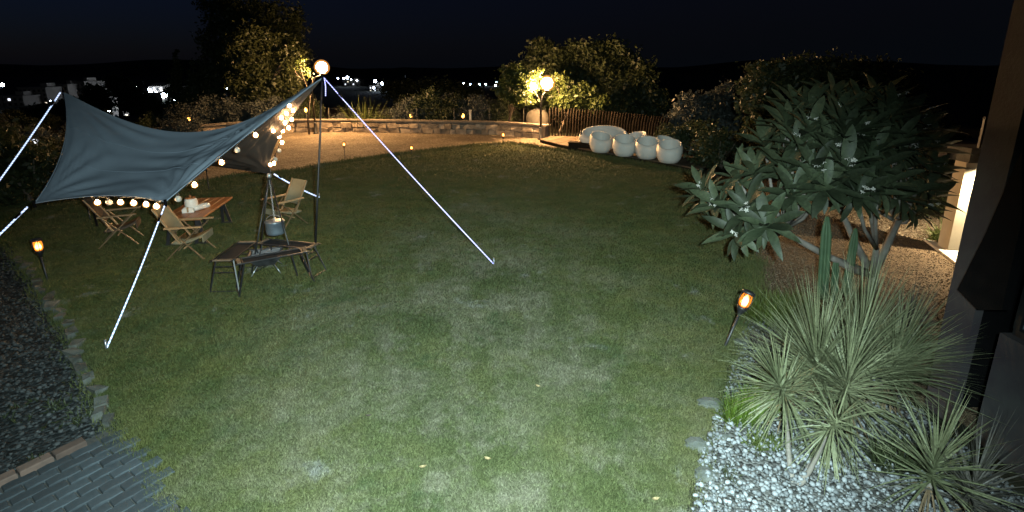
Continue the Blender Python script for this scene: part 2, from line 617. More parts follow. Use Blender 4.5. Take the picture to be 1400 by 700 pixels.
M['leaf_dark'] = leaf_mat('foliage_dark', (0.050, 0.062, 0.026), (0.024, 0.034, 0.014))
M['leaf_mid'] = leaf_mat('foliage_mid', (0.050, 0.058, 0.022), (0.024, 0.031, 0.012))
M['leaf_fresh'] = leaf_mat('foliage_fresh', (0.060, 0.080, 0.022), (0.032, 0.047, 0.013), trans=0.4)
M['leaf_grey'] = leaf_mat('foliage_grey', (0.085, 0.095, 0.085), (0.045, 0.052, 0.045))
M['leaf_plum'] = leaf_mat('frangipani_leaf', (0.060, 0.074, 0.040), (0.030, 0.043, 0.022), 2.0, 0.55, 0.2, vary=0.4)
M['leaf_drac'] = leaf_mat('dracaena_blade', (0.20, 0.21, 0.12), (0.085, 0.10, 0.05), 3.0, 0.5, 0.2)
M['leaf_drac_dark'] = leaf_mat('dracaena_blade_dark', (0.11, 0.10, 0.085), (0.05, 0.05, 0.042), 3.0, 0.5, 0.2)
M['leaf_dead'] = leaf_mat('dead_blade', (0.16, 0.115, 0.065), (0.08, 0.055, 0.03), 5.0, 0.8, 0.1)
M['leaf_lime2'] = leaf_mat('grass_green', (0.095, 0.135, 0.025), (0.05, 0.075, 0.016), 3.0, 0.5, 0.35)
M['leaf_lime'] = leaf_mat('lime_grass', (0.12, 0.19, 0.025), (0.075, 0.12, 0.018), 3.0, 0.5, 0.35)
M['leaf_olive'] = leaf_mat('olive_grass', (0.10, 0.13, 0.030), (0.055, 0.075, 0.02), 3.0, 0.5, 0.35)
M['petal'] = pm('white_petal', (0.55, 0.54, 0.50), (0.46, 0.44, 0.38), 20, 0.6)


# ------------------------------------------------------------------ the ground
def sheet(name, poly, z, mat):
    b = MB()
    n = len(poly)
    b.add([(p[0], p[1], z) for p in poly], [tuple(range(n))])
    o = b.build(name, mat)
    tag(o, kind='structure')
    return o


def terrain_z(x, y):
    d = math.hypot(x + 2, y - 6)
    t = min(max((d - 26) / 110, 0), 1)
    t = t * t * (3 - 2 * t)
    z = -10.0 * t
    return z


rings = [0, 4, 8, 12, 16, 20, 23, 26, 29, 32, 36, 40, 46, 54, 64, 78, 95, 115, 140, 180, 260, 420, 800, 1600, 3500, 7000]
na = 72
V, F = [(0, 6, -0.004)], []
for i, r in enumerate(rings[1:]):
    for k in range(na):
        a = 2 * math.pi * k / na
        x, y = -2 + r * math.cos(a), 6 + r * math.sin(a)
        z = terrain_z(x, y) + (random.uniform(-0.3, 0.3) if r > 36 else 0) - 0.004
        V.append((x, y, z))
for k in range(na):
    F.append((0, 1 + k, 1 + (k + 1) % na))
for i in range(len(rings) - 2):
    for k in range(na):
        k2 = (k + 1) % na
        F.append((1 + i * na + k, 1 + (i + 1) * na + k, 1 + (i + 1) * na + k2, 1 + i * na + k2))
g = MB()
g.add(V, F, True)
tag(g.build('ground', M['dirt']), kind='structure')

# dark hills along the horizon
hb_ = MB()
nh = 160
for i in range(nh + 1):
    a = R(205) - R(230) * i / nh
    t = i / nh * 40
    hh = 14 + 9 * math.sin(t * 0.55) + 6 * math.sin(t * 1.3 + 1) + 3 * math.sin(t * 3.1 + 2) + random.uniform(-1.2, 1.2)
    for r_, z_ in ((1300, -12), (1450, hh * 0.55), (1650, hh), (2100, hh * 0.7), (2500, -12)):
        hb_.v.append((r_ * math.cos(a), r_ * math.sin(a), z_))
for i in range(nh):
    for k in range(4):
        j = i * 5 + k
        hb_.f.append((j, j + 5, j + 6, j + 1))
        hb_.sm.append(True)
tag(hb_.build('hills', M['dirt']), kind='structure')

# gravel ring behind the lawn, path on the house side
WALL_PX = [(60, 222), (150, 205), (240, 194), (310, 187), (400, 181), (480, 180.5), (560, 182), (680, 184.5), (745, 190)]
WALL = [at(*p) for p in WALL_PX]
ring_poly = [(p.x, p.y + 0.25) for p in WALL] + [(3.5, 24), (9, 22), (14, 14), (14, 8), (9, 8.9), (3, 9), (-3, 12), (-8, 12.5), (-15, 11)]
sheet('gravel_yard', ring_poly, 0.004, M['gravel'])
sheet('gravel_path', [(2.6, 5.0), (3.9, 4.0), (4.3, 1.0), (11, 1.0), (11, 8.0), (8.0, 8.93), (2.6, 8.97)], 0.008, M['gravel_path'])
LEFT = [at(250, 705), at(215, 640), at(158, 582), at(128, 520), at(95, 445), at(62, 398), at(32, 352)]
sheet('gravel_bed', [(-9.5, 1.5), (-2.05, 1.5)] + [(p.x + 0.25, p.y) for p in LEFT] + [(-9, 9.5), (-13, 9.5)], 0.006, M['gravel_grey'])

lawn_px = [(245, 700), (215, 640), (160, 580), (130, 520), (95, 440), (62, 395), (30, 345), (-60, 305), (-90, 285), (20, 270), (100, 264),
           (200, 257), (260, 253), (327, 241), (410, 234), (450, 226), (480, 221), (540, 212.5), (600, 205.5), (650, 200), (700, 196.5),
           (740, 203), (790, 211), (830, 217), (880, 224.5), (950, 240), (990, 262), (1015, 310), (1034, 360), (1028, 400), (1014, 440),
           (1000, 490), (984, 540), (964, 590), (946, 640), (938, 700)]
lp = [at(*p) for p in lawn_px]
lawn_poly = []
for i in range(len(lp)):
    a = lp[i]
    b_ = lp[(i + 1) % len(lp)]
    if i == len(lp) - 1:
        lawn_poly.append((a.x, a.y))
        break
    n = max(1, int((b_ - a).length / 0.18))
    nrm = Vector((-(b_ - a).y, (b_ - a).x, 0)).normalized()
    for k in range(n):
        p = a.lerp(b_, k / n)
        j = random.uniform(-1, 1) * 0.05 * (0.6 + p.y / 12)
        lawn_poly.append((p.x + nrm.x * j, p.y + nrm.y * j))
lawn_poly += [(1.1, 1.6), (-1.9, 1.6)]
lb_ = MB()
nL = len(lawn_poly)
lb_.add([(x, y, 0.03) for x, y in lawn_poly] + [(x, y, -0.01) for x, y in lawn_poly],
        [tuple(range(nL))[::-1]] + [(i, nL + i, nL + (i + 1) % nL, (i + 1) % nL) for i in range(nL)])
lawn = lb_.build('lawn', M['turf'])
tag(lawn, kind='structure')


def inside(poly, X, Y):
    poly = np.array(poly)
    c = np.zeros(len(X), bool)
    j = len(poly) - 1
    for i in range(len(poly)):
        xi, yi = poly[i]
        xj, yj = poly[j]
        k = ((yi > Y) != (yj > Y))
        with np.errstate(divide='ignore', invalid='ignore'):
            xs = (xj - xi) * (Y - yi) / (yj - yi) + xi
        c ^= k & (X < xs)
        j = i
    return c


def blades(X, Y, L, Wd, z0=0.03, lean=0.6):
    n = len(X)
    a = RNG.uniform(0, 2 * np.pi, n)
    b = RNG.uniform(0, 2 * np.pi, n)
    ln = RNG.uniform(0.1, lean, n) * L
    dx, dy = np.cos(a) * Wd / 2, np.sin(a) * Wd / 2
    Vv = np.zeros((n, 3, 3))
    Vv[:, 0] = np.stack([X - dx, Y - dy, np.full(n, z0)], 1)
    Vv[:, 1] = np.stack([X + dx, Y + dy, np.full(n, z0)], 1)
    Vv[:, 2] = np.stack([X + np.cos(b) * ln, Y + np.sin(b) * ln, z0 + L * RNG.uniform(0.5, 1.0, n)], 1)
    return Vv.reshape(-1, 3), np.arange(n * 3).reshape(-1, 3)


# short turf: denser and finer near the camera
N = 1500000
u = RNG.uniform(0, 1, N)
Y = 2.2 * (22.0 / 2.2) ** u
X = RNG.uniform(-1.15, 1.05, N) * (Y + 1.0)
k = inside(lawn_poly, X, Y)
X, Y = X[k], Y[k]
sz = np.clip(Y / 6.0, 0.75, 3.0)
clump = 0.7 + 0.6 * RNG.uniform(0, 1, len(X))
Vg, Fg = blades(X, Y, 0.030 * clump * np.sqrt(sz), 0.0055 * sz, lean=1.4)
gr = put('grass', np_mesh('grass', Vg, Fg), M['blade'], None)
tag(gr, 'short worn turf with straw-coloured patches covering the lawn', 'grass', kind='stuff')

# scattered longer tufts and dry stalks
n = 900
cx_ = RNG.uniform(-6, 3, n)
cy_ = 2.4 * (14 / 2.4) ** RNG.uniform(0, 1, n)
k = inside(lawn_poly, cx_, cy_)
cx_, cy_ = cx_[k], cy_[k]
m_ = 26
sp_ = (0.02 + 0.03 * RNG.uniform(0, 1, len(cx_))) * np.sqrt(np.clip(cy_ / 5, 0.7, 2))
X = np.repeat(cx_, m_) + RNG.normal(0, 1, len(cx_) * m_) * np.repeat(sp_, m_)
Y = np.repeat(cy_, m_) + RNG.normal(0, 1, len(cx_) * m_) * np.repeat(sp_, m_)
Vg, Fg = blades(X, Y, np.repeat(0.035 + 0.035 * RNG.uniform(0, 1, len(cx_)), m_), 0.006 * np.clip(Y / 6, 0.75, 2), lean=1.1)
gr = put('grass_clumps', np_mesh('grass_clumps', Vg, Fg), M['blade'], None)
tag(gr, 'longer grass clumps dotted about in the short lawn', 'grass', kind='stuff')

# longer fringe where the lawn meets the gravel
pts = []
P = np.array(lawn_poly[:-2])
seg = np.linalg.norm(np.diff(P, axis=0), axis=1)
for i in range(len(P) - 1):
    if P[i][1] > 24:
        continue
    n = int(seg[i] * (1500 if P[i][1] < 8 else 420))
    t = RNG.uniform(0, 1, (n, 1))
    q = P[i] * (1 - t) + P[i + 1] * t + RNG.normal(0, 0.045 + 0.006 * P[i][1], (n, 2))
    pts.append(q)
q = np.concatenate(pts)
sz = np.clip(q[:, 1] / 6.0, 0.75, 3.0)
Vg, Fg = blades(q[:, 0], q[:, 1], (0.055 + 0.05 * RNG.uniform(0, 1, len(q))) * np.sqrt(sz), 0.007 * sz, z0=0.01, lean=0.7)
gr = put('grass_fringe', np_mesh('grass_fringe', Vg, Fg), M['blade'], None)
tag(gr, 'longer ragged grass along the edge of the lawn', 'grass', kind='stuff')


# ------------------------------------------------------------------ loose stones
def stone_mesh(name, nx=7, nz=4, seed=0, flat=0.62):
    r = random.Random(seed)
    vs, fs = [], []
    ax = (1, r.uniform(0.65, 0.95), flat * r.uniform(0.8, 1.1))
    vs.append((0, 0, -ax[2]))
    for i in range(1, nz):
        th = math.pi * i / nz
        for k in range(nx):
            a = 2 * math.pi * k / nx + 0.3 * i
            j = r.uniform(0.84, 1.12)
            vs.append((math.sin(th) * math.cos(a) * ax[0] * j, math.sin(th) * math.sin(a) * ax[1] * j, -math.cos(th) * ax[2] * j))
    vs.append((0, 0, ax[2]))
    for k in range(nx):
        fs.append((0, 1 + (k + 1) % nx, 1 + k))
    for i in range(nz - 2):
        for k in range(nx):
            k2 = (k + 1) % nx
            a, b = 1 + i * nx, 1 + (i + 1) * nx
            fs += [(a + k, a + k2, b + k2), (a + k, b + k2, b + k)]
    t = 1 + (nz - 2) * nx
    for k in range(nx):
        fs.append((t + k, t + (k + 1) % nx, len(vs) - 1))
    return np.array(vs), np.array(fs)


STONES = [stone_mesh('s', seed=i) for i in range(6)]


def scatter_stones(name, X, Y, S, Z, mat, parent=None):
    Vs, Fs, off = [], [], 0
    idx = RNG.integers(0, 6, len(X))
    for v in range(6):
        sv, sf = STONES[v]
        k = np.where(idx == v)[0]
        n = len(k)
        if n == 0:
            continue
        a = RNG.uniform(0, 2 * np.pi, n)
        tl = RNG.uniform(-0.5, 0.5, n)
        ca, sa = np.cos(a), np.sin(a)
        base = np.repeat(sv[None], n, 0) * S[k][:, None, None]
        x = base[:, :, 0] * np.cos(tl)[:, None] - base[:, :, 2] * np.sin(tl)[:, None]
        z = base[:, :, 0] * np.sin(tl)[:, None] + base[:, :, 2] * np.cos(tl)[:, None]
        y = base[:, :, 1]
        xx = x * ca[:, None] - y * sa[:, None] + X[k][:, None]
        yy = x * sa[:, None] + y * ca[:, None] + Y[k][:, None]
        zz = z + Z[k][:, None]
        Vs.append(np.stack([xx, yy, zz], 2).reshape(-1, 3))
        Fs.append((sf[None] + (np.arange(n) * len(sv))[:, None, None] + off).reshape(-1, 3))
        off += n * len(sv)
    return put(name, np_mesh(name, np.concatenate(Vs), np.concatenate(Fs), True), mat, parent)


# white pebble bed along the lawn
bed_px = [(938, 705), (946, 640), (964, 590), (984, 540), (1000, 490), (1014, 440), (1026, 402)]
bed_poly = [(p.x + 0.04, p.y) for p in (at(*q) for q in bed_px)] + [(3.55, 6.3), (3.8, 5.2), (3.66, 4.2), (3.70, 1.6), (1.1, 1.6)]
bed = sheet('pebble_bed', bed_poly, 0.014, M['bed'])
n = 17000
X = RNG.uniform(1.0, 3.9, n)
Y = RNG.uniform(1.7, 6.4, n)
k = inside(bed_poly, X, Y)
X, Y = X[k], Y[k]
dens = np.clip(1.1 - (Y - 3.7) * 0.55, 0.10, 1)
k = RNG.uniform(0, 1, len(X)) < dens
X, Y = X[k], Y[k]
S = 0.007 + 0.016 * RNG.uniform(0, 1, len(X)) ** 1.4
Z = 0.014 + S * 0.4 + RNG.uniform(0, 0.03, len(X)) * (Y < 4.6)
# the ones that show largest are pieces of their own
score = np.where((Y > 2.95) & (Y < 3.9) & (X > 1.3) & (X < 3.1), S, 0) * (1 + 0.2 * RNG.uniform(0, 1, len(S)))
top = np.argsort(-score)[:300]
rest = np.setdiff1d(np.arange(len(X)), top)
PM = []
for i, (sv, sf) in enumerate(STONES):
    me = np_mesh('pebble', sv, sf, True)
    me.materials.append(M['pebble'])
    PM.append(me)
for i in top:
    o = put('pebble', PM[i % 6], None, bed)
    s_ = float(S[i]) * 1.15
    o.location = (X[i], Y[i], 0.035 + s_ * 0.55)
    o.scale = (s_,) * 3
    o.rotation_euler = (random.uniform(-.4, .4), random.uniform(-.4, .4), random.uniform(0, 6.28))
o = scatter_stones('pebbles', X[rest], Y[rest], S[rest], Z[rest], M['pebble_mix'], bed)
o['kind'] = 'stuff'

# loose grey stones on the left bed, brown chips on the path
n = 16000
X = RNG.uniform(-9, -2.2, n)
Y = RNG.uniform(2.2, 9, n)
left_poly = [(-3.83 - 1.1, 2.4), (at(0, 655).x, at(0, 655).y), (at(150, 584).x, at(150, 584).y)] + [(p.x, p.y) for p in LEFT[2:]] + [(-9, 9), (-9, 2.4)]
k = inside(left_poly, X, Y)
X, Y = X[k], Y[k]
S = RNG.uniform(0.008, 0.022, len(X)) * RNG.uniform(0.6, 1.5, len(X))
o = scatter_stones('gravel', X, Y, S, 0.006 + S * 0.3, M['grit'])
tag(o, 'loose grey stones on the gravel bed left of the lawn', 'gravel', kind='stuff')
n = 16000
X = RNG.uniform(2.6, 9, n)
Y = RNG.uniform(4.4, 10.5, n)
k = ~inside(lawn_poly, X, Y) & ~inside(bed_poly, X, Y) & ~((X > 3.6) & (Y < 4.6))
X, Y = X[k], Y[k]
S = RNG.uniform(0.007, 0.016, len(X))
o = scatter_stones('gravel_chips', X, Y, S, 0.009 + S * 0.3, M['brownstone'])
tag(o, 'brown gravel chips on the path beside the house', 'gravel', kind='stuff')

# edging stones between the left bed and the lawn
edge = thing('stone_edging', 'uneven row of half-sunk edging stones along the left side of the lawn', 'edging', LEFT[2])
tot = 0
for i in range(2, len(LEFT) - 1):
    a, b_ = LEFT[i], LEFT[i + 1]
    d = (b_ - a)
    t = 0
    while t < d.length:
        s_ = random.uniform(0.07, 0.14)
        p = a + d.normalized() * t + Vector((random.uniform(-.05, .05), 0, 0)) - Vector((0.05, 0, 0))
        mb = MB()
        mb.box(p + Vector((0, 0, 0.025)), (s_ * 1.25, s_ * 0.85, 0.09), random.uniform(-.5, .5) + math.atan2(d.y, d.x), jit=0.018)
        mb.build('stone', M['edgedark'], edge, True)
        t += s_ * 1.6 + random.uniform(0, 0.12)

# ------------------------------------------------------------------ paving with red kerb, bottom left
ka, kb = at(-30, 674), at(152, 588)
kd = (kb - ka).normalized()
kn = Vector((kd.y, -kd.x, 0))          # towards the camera side
ang = math.atan2(kd.y, kd.x)
pav_poly = [(-5.2, 1.5), (at(-60, 690).x, at(-60, 690).y), (kb.x, kb.y), (at(215, 640).x - .02, at(215, 640).y), (at(250, 705).x, at(250, 705).y), (-2.0, 1.5)]
pave = sheet('paving', pav_poly, 0.016, M['joint'])
pw, pl = 0.20, 0.10
pvm = []
for i in range(5):
    b = MB()
    w2, l2 = pw / 2 - 0.005, pl / 2 - 0.005
    prof = [(-w2, -l2), (-w2 * .35, -l2 + .008), (w2 * .35, -l2 - .004), (w2, -l2), (w2, l2), (w2 * .35, l2 - .004), (-w2 * .35, l2 + .008), (-w2, l2)]
    top_ = [(x * 0.95, y * 0.9) for x, y in prof]
    nn = len(prof)
    b.add([(x, y, 0) for x, y in prof] + [(x, y, 0.028) for x, y in prof] + [(x, y, 0.034) for x, y in top_],
          [tuple(range(2 * nn, 3 * nn))] + [(j, (j + 1) % nn, nn + (j + 1) % nn, nn + j) for j in range(nn)]
          + [(nn + j, nn + (j + 1) % nn, 2 * nn + (j + 1) % nn, 2 * nn + j) for j in range(nn)])
    me = b.mesh('paver')
    me.materials.append(M['paver'])
    pvm.append(me)
cnt = 0
edge_r = [at(160, 585), at(215, 640), at(252, 705)]
for row in range(0, 20):
    for c_ in range(-5, 16):
        off = (row % 2) * pw * 0.5
        p = ka + kd * (c_ * pw + off) + kn * (0.16 + row * pl)
        if not inside(pav_poly, np.array([p.x]), np.array([p.y]))[0] or p.y < 2.35:
            continue
        cnt += 1
        o = put('paver', pvm[cnt % 5], None, pave)
        o.location = (p.x, p.y, 0.004 + random.uniform(-.004, .004))
        o.rotation_euler = (random.uniform(-.02, .02), random.uniform(-.02, .02), ang + random.uniform(-.02, .02))
kerb = thing('brick_kerb', 'row of red bricks laid flat between the grey pavers and the gravel', 'kerb', ka)
L = (kb - ka).length
n = int(L / 0.21)
for i in range(n):
    b = MB()
    b.chamfer(ka + kd * (0.105 + i * 0.21) + kn * 0.045 + Vector((0, 0, 0.03)), (0.198, 0.095, 0.07), 0.008, ang + random.uniform(-.03, .03))
    b.build('brick', M['kerb'], kerb, True)

# ------------------------------------------------------------------ stone wall at the back
wall = thing('stone_wall', 'low curved fieldstone wall with pale coping behind the gravel yard', 'wall', WALL[4])
core = MB()
H_W = 0.56
path = []
for i in range(len(WALL) - 1):
    n = 6
    for k in range(n):
        path.append(WALL[i].lerp(WALL[i + 1], k / n))
path.append(WALL[-1])
front, back = [], []
for i, p in enumerate(path):
    d = (path[min(i + 1, len(path) - 1)] - path[max(i - 1, 0)]).normalized()
    nrm = Vector((-d.y, d.x, 0))
    front.append(p)
    back.append(p + nrm * 0.35)
vs, fs = [], []
for a, b_ in zip(front, back):
    vs += [(a.x, a.y, -0.05), (a.x, a.y, H_W), (b_.x, b_.y, H_W), (b_.x, b_.y, -0.3)]
for i in range(len(front) - 1):
    for k in range(3):
        fs.append((4 * i + k, 4 * i + 4 + k, 4 * i + 5 + k, 4 * i + 1 + k))
fs += [(0, 1, 2, 3), tuple(4 * (len(front) - 1) + k for k in (3, 2, 1, 0))]
core.add(vs, fs)
core.build('core', M['mortar'], wall, True)
cum = [0]
for i in range(1, len(path)):
    cum.append(cum[-1] + (path[i] - path[i - 1]).length)


def along(s):
    for i in range(1, len(path)):
        if s <= cum[i] or i == len(path) - 1:
            t = (s - cum[i - 1]) / max(cum[i] - cum[i - 1], 1e-6)
            d = (path[i] - path[i - 1]).normalized()
            return path[i - 1].lerp(path[i], t), d


ns = 0
for row, (z0, z1) in enumerate(((0.0, 0.24), (0.24, 0.48))):
    s = random.uniform(0, 0.2)
    while s < cum[-1] - 0.3 and ns < 290:
        w_ = random.uniform(0.22, 0.62)
        p, d = along(s + w_ / 2)
        a = math.atan2(d.y, d.x)
        h_ = (z1 - z0) * random.uniform(0.72, 1.02)
        b = MB()
        b.box(p + Vector((d.y, -d.x, 0)) * random.uniform(0.005, 0.035) + Vector((0, 0, (z0 + z1) / 2)), (w_ * 0.93, 0.12, h_), a, jit=0.032)
        b.build('stone', M['rock'], wall, True)
        s += w_
        ns += 1
s = 0
while s < cum[-1] - 0.5:
    w_ = random.uniform(0.55, 0.95)
    p, d = along(s + w_ / 2)
    b = MB()
    b.chamfer(p + Vector((-d.y, d.x, 0)) * 0.15 + Vector((0, 0, H_W + 0.03)), (w_ * 0.985, 0.46, 0.075), 0.012, math.atan2(d.y, d.x))
    b.build('coping', M['mortar'], wall, True)
    s += w_

# ------------------------------------------------------------------ house on the right
house = thing('house', 'grey rendered house corner with dark opening along the right edge', 'house', (3.8, 4.0, 0))


def hx(px, py, x=3.8):
    """point of the house's side face (plane of constant x) seen at a pixel"""
    d = ray(px, py)
    t = x / d.x
    return d.y * t, CAM_H + d.z * t


b = MB()
b.box((3.835, 3.985, 2.6), (0.07, 0.27, 5.2))
b.build('column', M['concrete'], house, True)
b = MB()
b.box((4.16, 2.66, 0.49), (0.6, 2.02, 0.98))
b.build('low_wall', M['concrete'], house, True)
b = MB()
b.box((4.2, 2.68, 4.1), (0.6, 2.0, 2.2))
b.build('upper_wall', M['concrete'], house, True)
b = MB()
b.box((4.62, 2.95, 2.5), (0.2, 2.4, 5.2))
b.box((4.2, 4.10, 2.5), (0.64, 0.06, 5.2))
b.build('dark_recess', M['blackmatt'], house, True)  # near-black walls: the shade inside the opening is put into the colour
# window above the low wall: frame, panes and slatted blind
b = MB()
for z in (1.005, 2.975):
    b.box((3.98, 2.66, z), (0.09, 1.98, 0.05))
for y in (3.63, 2.66, 1.70):
    b.box((3.98, y, 1.99), (0.09, 0.05, 1.92))
fr = b.build('window_frame', M['black'], house, True)
for y in (3.145, 2.18):
    b = MB()
    b.box((3.975, y, 1.99), (0.012, 0.91, 1.91))
    b.build('pane', M['blind'], house, True)
for i in range(40):
    b = MB()
    b.box((3.955, 3.145, 1.07 + i * 0.048), (0.012, 0.90, 0.034))
    b.build('blind_slat', M['blind'], house, True)
# near-black slab in the outline of a dark shape against the column
b = MB()
poly = [hx(1322, 396), hx(1350, 424), hx(1384, 424), hx(1412, 300), hx(1412, 205), hx(1398, 236), hx(1362, 318)]
nP = len(poly)
b.add([(3.795, y, z) for y, z in poly] + [(3.72, y, z) for y, z in poly],
      [tuple(range(nP)), tuple(range(nP, 2 * nP))[::-1]] + [(i, (i + 1) % nP, nP + (i + 1) % nP, nP + i) for i in range(nP)])
o = b.build('black_slab', M['blackmatt'], None)
tag(o, 'black slab standing slantwise against the house column', 'awning')

# lit terrace bay further back: pillar, beam, glass rail, paved pad, down-light
pb = at(1303, 346)
ter = thing('terrace_bay', 'cream pillar and weathered beam of the terrace, lit from above', 'terrace', pb)
topz = 1.56
b = MB()
b.box((pb.x + 0.02, pb.y + 0.12, topz / 2), (0.20, 0.26, topz), R(-8))
b.build('pillar', M['cream'], ter, True)
b = MB()
b.box((pb.x + 0.78, pb.y + 0.05, topz + 0.115), (1.9, 0.5, 0.23), R(-4))
b.build('beam', M['edgestone'], ter, True)
b = MB()
b.box((pb.x + 0.85, pb.y + 1.2, topz + 0.06), (2.0, 2.0, 0.10), R(-4))
b.build('slab', M['concrete'], ter, True)
b = MB()
b.box((pb.x + 0.80, pb.y - 0.02, topz + 0.23 + 0.20), (1.3, 0.025, 0.36), R(-4))
b.build('rail_panel', M['cream'], ter, True)
b = MB()
for x in (0.02, 1.52):
    b.box((pb.x + x, pb.y - 0.02, topz + 0.23 + 0.24), (0.03, 0.04, 0.48))
b.box((pb.x + 0.77, pb.y - 0.02, topz + 0.23 + 0.47), (1.53, 0.05, 0.03))
b.build('rail_frame', M['black'], ter, True)
dl = Vector((pb.x + 0.34, pb.y - 0.10, topz))
b = MB()
b.lathe([(0.055, 0.0), (0.06, -0.012), (0.045, -0.014)], dl, 14)
b.build('downlight', emit('downlight_lens', (1.0, 0.88, 0.66), 30), ter, True)
d_ = bpy.data.lights.new('terrace_downlight', 'SPOT')
d_.energy = 700
d_.color = (1.0, 0.80, 0.50)
d_.spot_size = R(155)
d_.spot_blend = 0.5
d_.shadow_soft_size = 0.03
do = bpy.data.objects.new('terrace_downlight', d_)
COL.objects.link(do)
do.location = dl - Vector((0.0, 0.10, 0.05))
pad_poly = [at(1262, 329), at(1300, 342), at(1345, 352), at(1375, 400), at(1336, 386)]
b = MB()
b.prism([(p.x, p.y) for p in pad_poly], 0.0, 0.05)
tag(b.build('terrace_pad', M['pad']), kind='structure')

# plank walkway between the plants and the house
wk = thing('plank_walkway', 'narrow boardwalk of dark weathered planks between the spiky plants and house', 'walkway', at(1270, 480))
for i in range(17):
    y = 4.55 + i * 0.098
    b = MB()
    b.chamfer((4.40 + 0.04 * i * 0.3, y, 0.045), (1.15, 0.088, 0.035), 0.006, R(-6) + random.uniform(-.01, .01))
    b.build('plank', M['walk'], wk, True)
b = MB()
b.box((3.80, 4.75, 0.045), (0.05, 0.8, 0.09), R(8))
b.build('edge_board', M['walk'], wk, True)

# ------------------------------------------------------------------ deck, slatted screen and lounge seats
DZ = 0.14
deck_front = [at(738, 195), at(765, 202), at(800, 209.5), at(840, 216), at(880, 223), at(920, 230), at(955, 237.5)]
deck_back = [at(752, 189.5), at(800, 193), at(850, 197), at(900, 202.5), at(940, 208), at(975, 214), at(1000, 220)]
deck_poly = [(p.x, p.y) for p in deck_front] + [(p.x + .3, p.y + .3) for p in reversed(deck_back)]
deck = thing('timber_deck', 'low curved timber deck carrying the white lounge seats', 'deck', deck_front[2])
b = MB()
b.prism(deck_poly, 0.005, DZ - 0.032)
b.build('fascia', M['slat'], deck, True)
# boards run across the curve
nb = 46
for i in range(nb):
    t0, t1 = i / nb, (i + 0.93) / nb

    def pl_(lst, t):
        f = t * (len(lst) - 1)
        k = min(int(f), len(lst) - 2)
        return lst[k].lerp(lst[k + 1], f - k)
    db = [p + Vector((.3, .3, 0)) for p in deck_back]
    q = [pl_(deck_front, t0), pl_(deck_front, t1), pl_(db, t1), pl_(db, t0)]
    b = MB()
    b.prism([(p.x, p.y) for p in q], DZ - 0.030, DZ + random.uniform(-.003, .003))
    b.build('deck_board', M['deck'], deck, True)

# slatted screen
sp = [at(751, 190), at(775, 190), at(800, 191.5), at(830, 193.5), at(860, 196.5), at(885, 199.5), at(908, 203)]
scr = thing('slatted_screen', 'tall curved screen of dark upright timber slats behind the white sofa', 'fence', sp[0])
sl_len = [0]
for i in range(1, len(sp)):
    sl_len.append(sl_len[-1] + (sp[i] - sp[i - 1]).length)


def along2(s):
    for i in range(1, len(sp)):
        if s <= sl_len[i] or i == len(sp) - 1:
            t = (s - sl_len[i - 1]) / (sl_len[i] - sl_len[i - 1])
            return sp[i - 1].lerp(sp[i], t), (sp[i] - sp[i - 1]).normalized()


nsl = 42
for i in range(nsl):
    p, d = along2(sl_len[-1] * i / (nsl - 1))
    h_ = 1.36 - 0.18 * (i / nsl) + random.uniform(-.02, .02)
    nrm = Vector((-d.y, d.x, 0))
    b = MB()
    pts_ = [p + nrm * 0.20 * max(0, (z / h_ - 0.55)) ** 2 * 3 + Vector((0, 0, z)) for z in (0.05, h_ * 0.5, h_ * 0.75, h_)]
    a = math.atan2(d.y, d.x)
    vs = []
    for q in pts_:
        for x, y in ((-.022, -.045), (.022, -.045), (.022, .045), (-.022, .045)):
            vs.append(q + Matrix.Rotation(a, 3, 'Z') @ Vector((x, y, 0)))
    fs = [(3, 2, 1, 0), (12, 13, 14, 15)]
    for k in range(3):
        for j in range(4):
            j2 = (j + 1) % 4
            fs.append((4 * k + j, 4 * k + j2, 4 * k + 4 + j2, 4 * k + 4 + j))
    b.add(vs, fs)
    b.build('slat', M['slat'], scr, True)
for z in (0.3, 0.85):
    b = MB()
    b.tube([p + Vector((0.02, 0.09, z)) for p in sp], 0.022, 6)
    b.build('rail', M['slat'], scr, True)


def tub_mesh(sx=1.0, sy=1.0, n=36, R0=0.405, hb=0.71, hf=0.47, seat=0.22):
    """rotomoulded tub: bulging outer shell, slanted rim, hollow inside"""
    b = MB()
    vs = []
    cols = 12
    for k in range(n):
        a = 2 * math.pi * k / n
        back_ = 0.5 + 0.5 * math.sin(a)              # +y is the back
        rim = hf + (hb - hf) * back_ ** 0.9
        prof = [(0.56, 0.0), (0.70, 0.02), (0.90, 0.14), (1.0, 0.32), (0.965, 0.32 + (rim - .32) * 0.6), (0.89, rim - 0.03), (0.855, rim), (0.82, rim - 0.01),
                (0.80, rim - 0.05), (0.80, seat + 0.05), (0.74, seat), (0.0, seat - 0.015)]
        for r, z in prof:
            vs.append((r * R0 * math.cos(a) * sx, r * R0 * math.sin(a) * sy, z))
    fs = []
    for k in range(n):
        k2 = (k + 1) % n
        for j in range(cols - 1):
            fs.append((k * cols + j, k2 * cols + j, k2 * cols + j + 1, k * cols + j + 1))
    b.add(vs, fs, True)
    return b


def tub_seat(sx=1.0, sy=1.0, R0=0.405, seat=0.22):
    b = MB()
    prof = [(0.0001, seat - 0.01), (0.70, seat - 0.01), (0.735, seat + 0.01), (0.73, seat + 0.045), (0.66, seat + 0.06), (0.001, seat + 0.062)]
    n = 28
    vs, fs = [], []
    for r, z in prof:
        for k in range(n):
            a = 2 * math.pi * k / n
            vs.append((r * R0 * math.cos(a) * sx, r * R0 * math.sin(a) * sy, z))
    for i in range(len(prof) - 1):
        for k in range(n):
            k2 = (k + 1) % n
            fs.append((i * n + k, i * n + k2, (i + 1) * n + k2, (i + 1) * n + k))
    b.add(vs, fs, True)
    return b


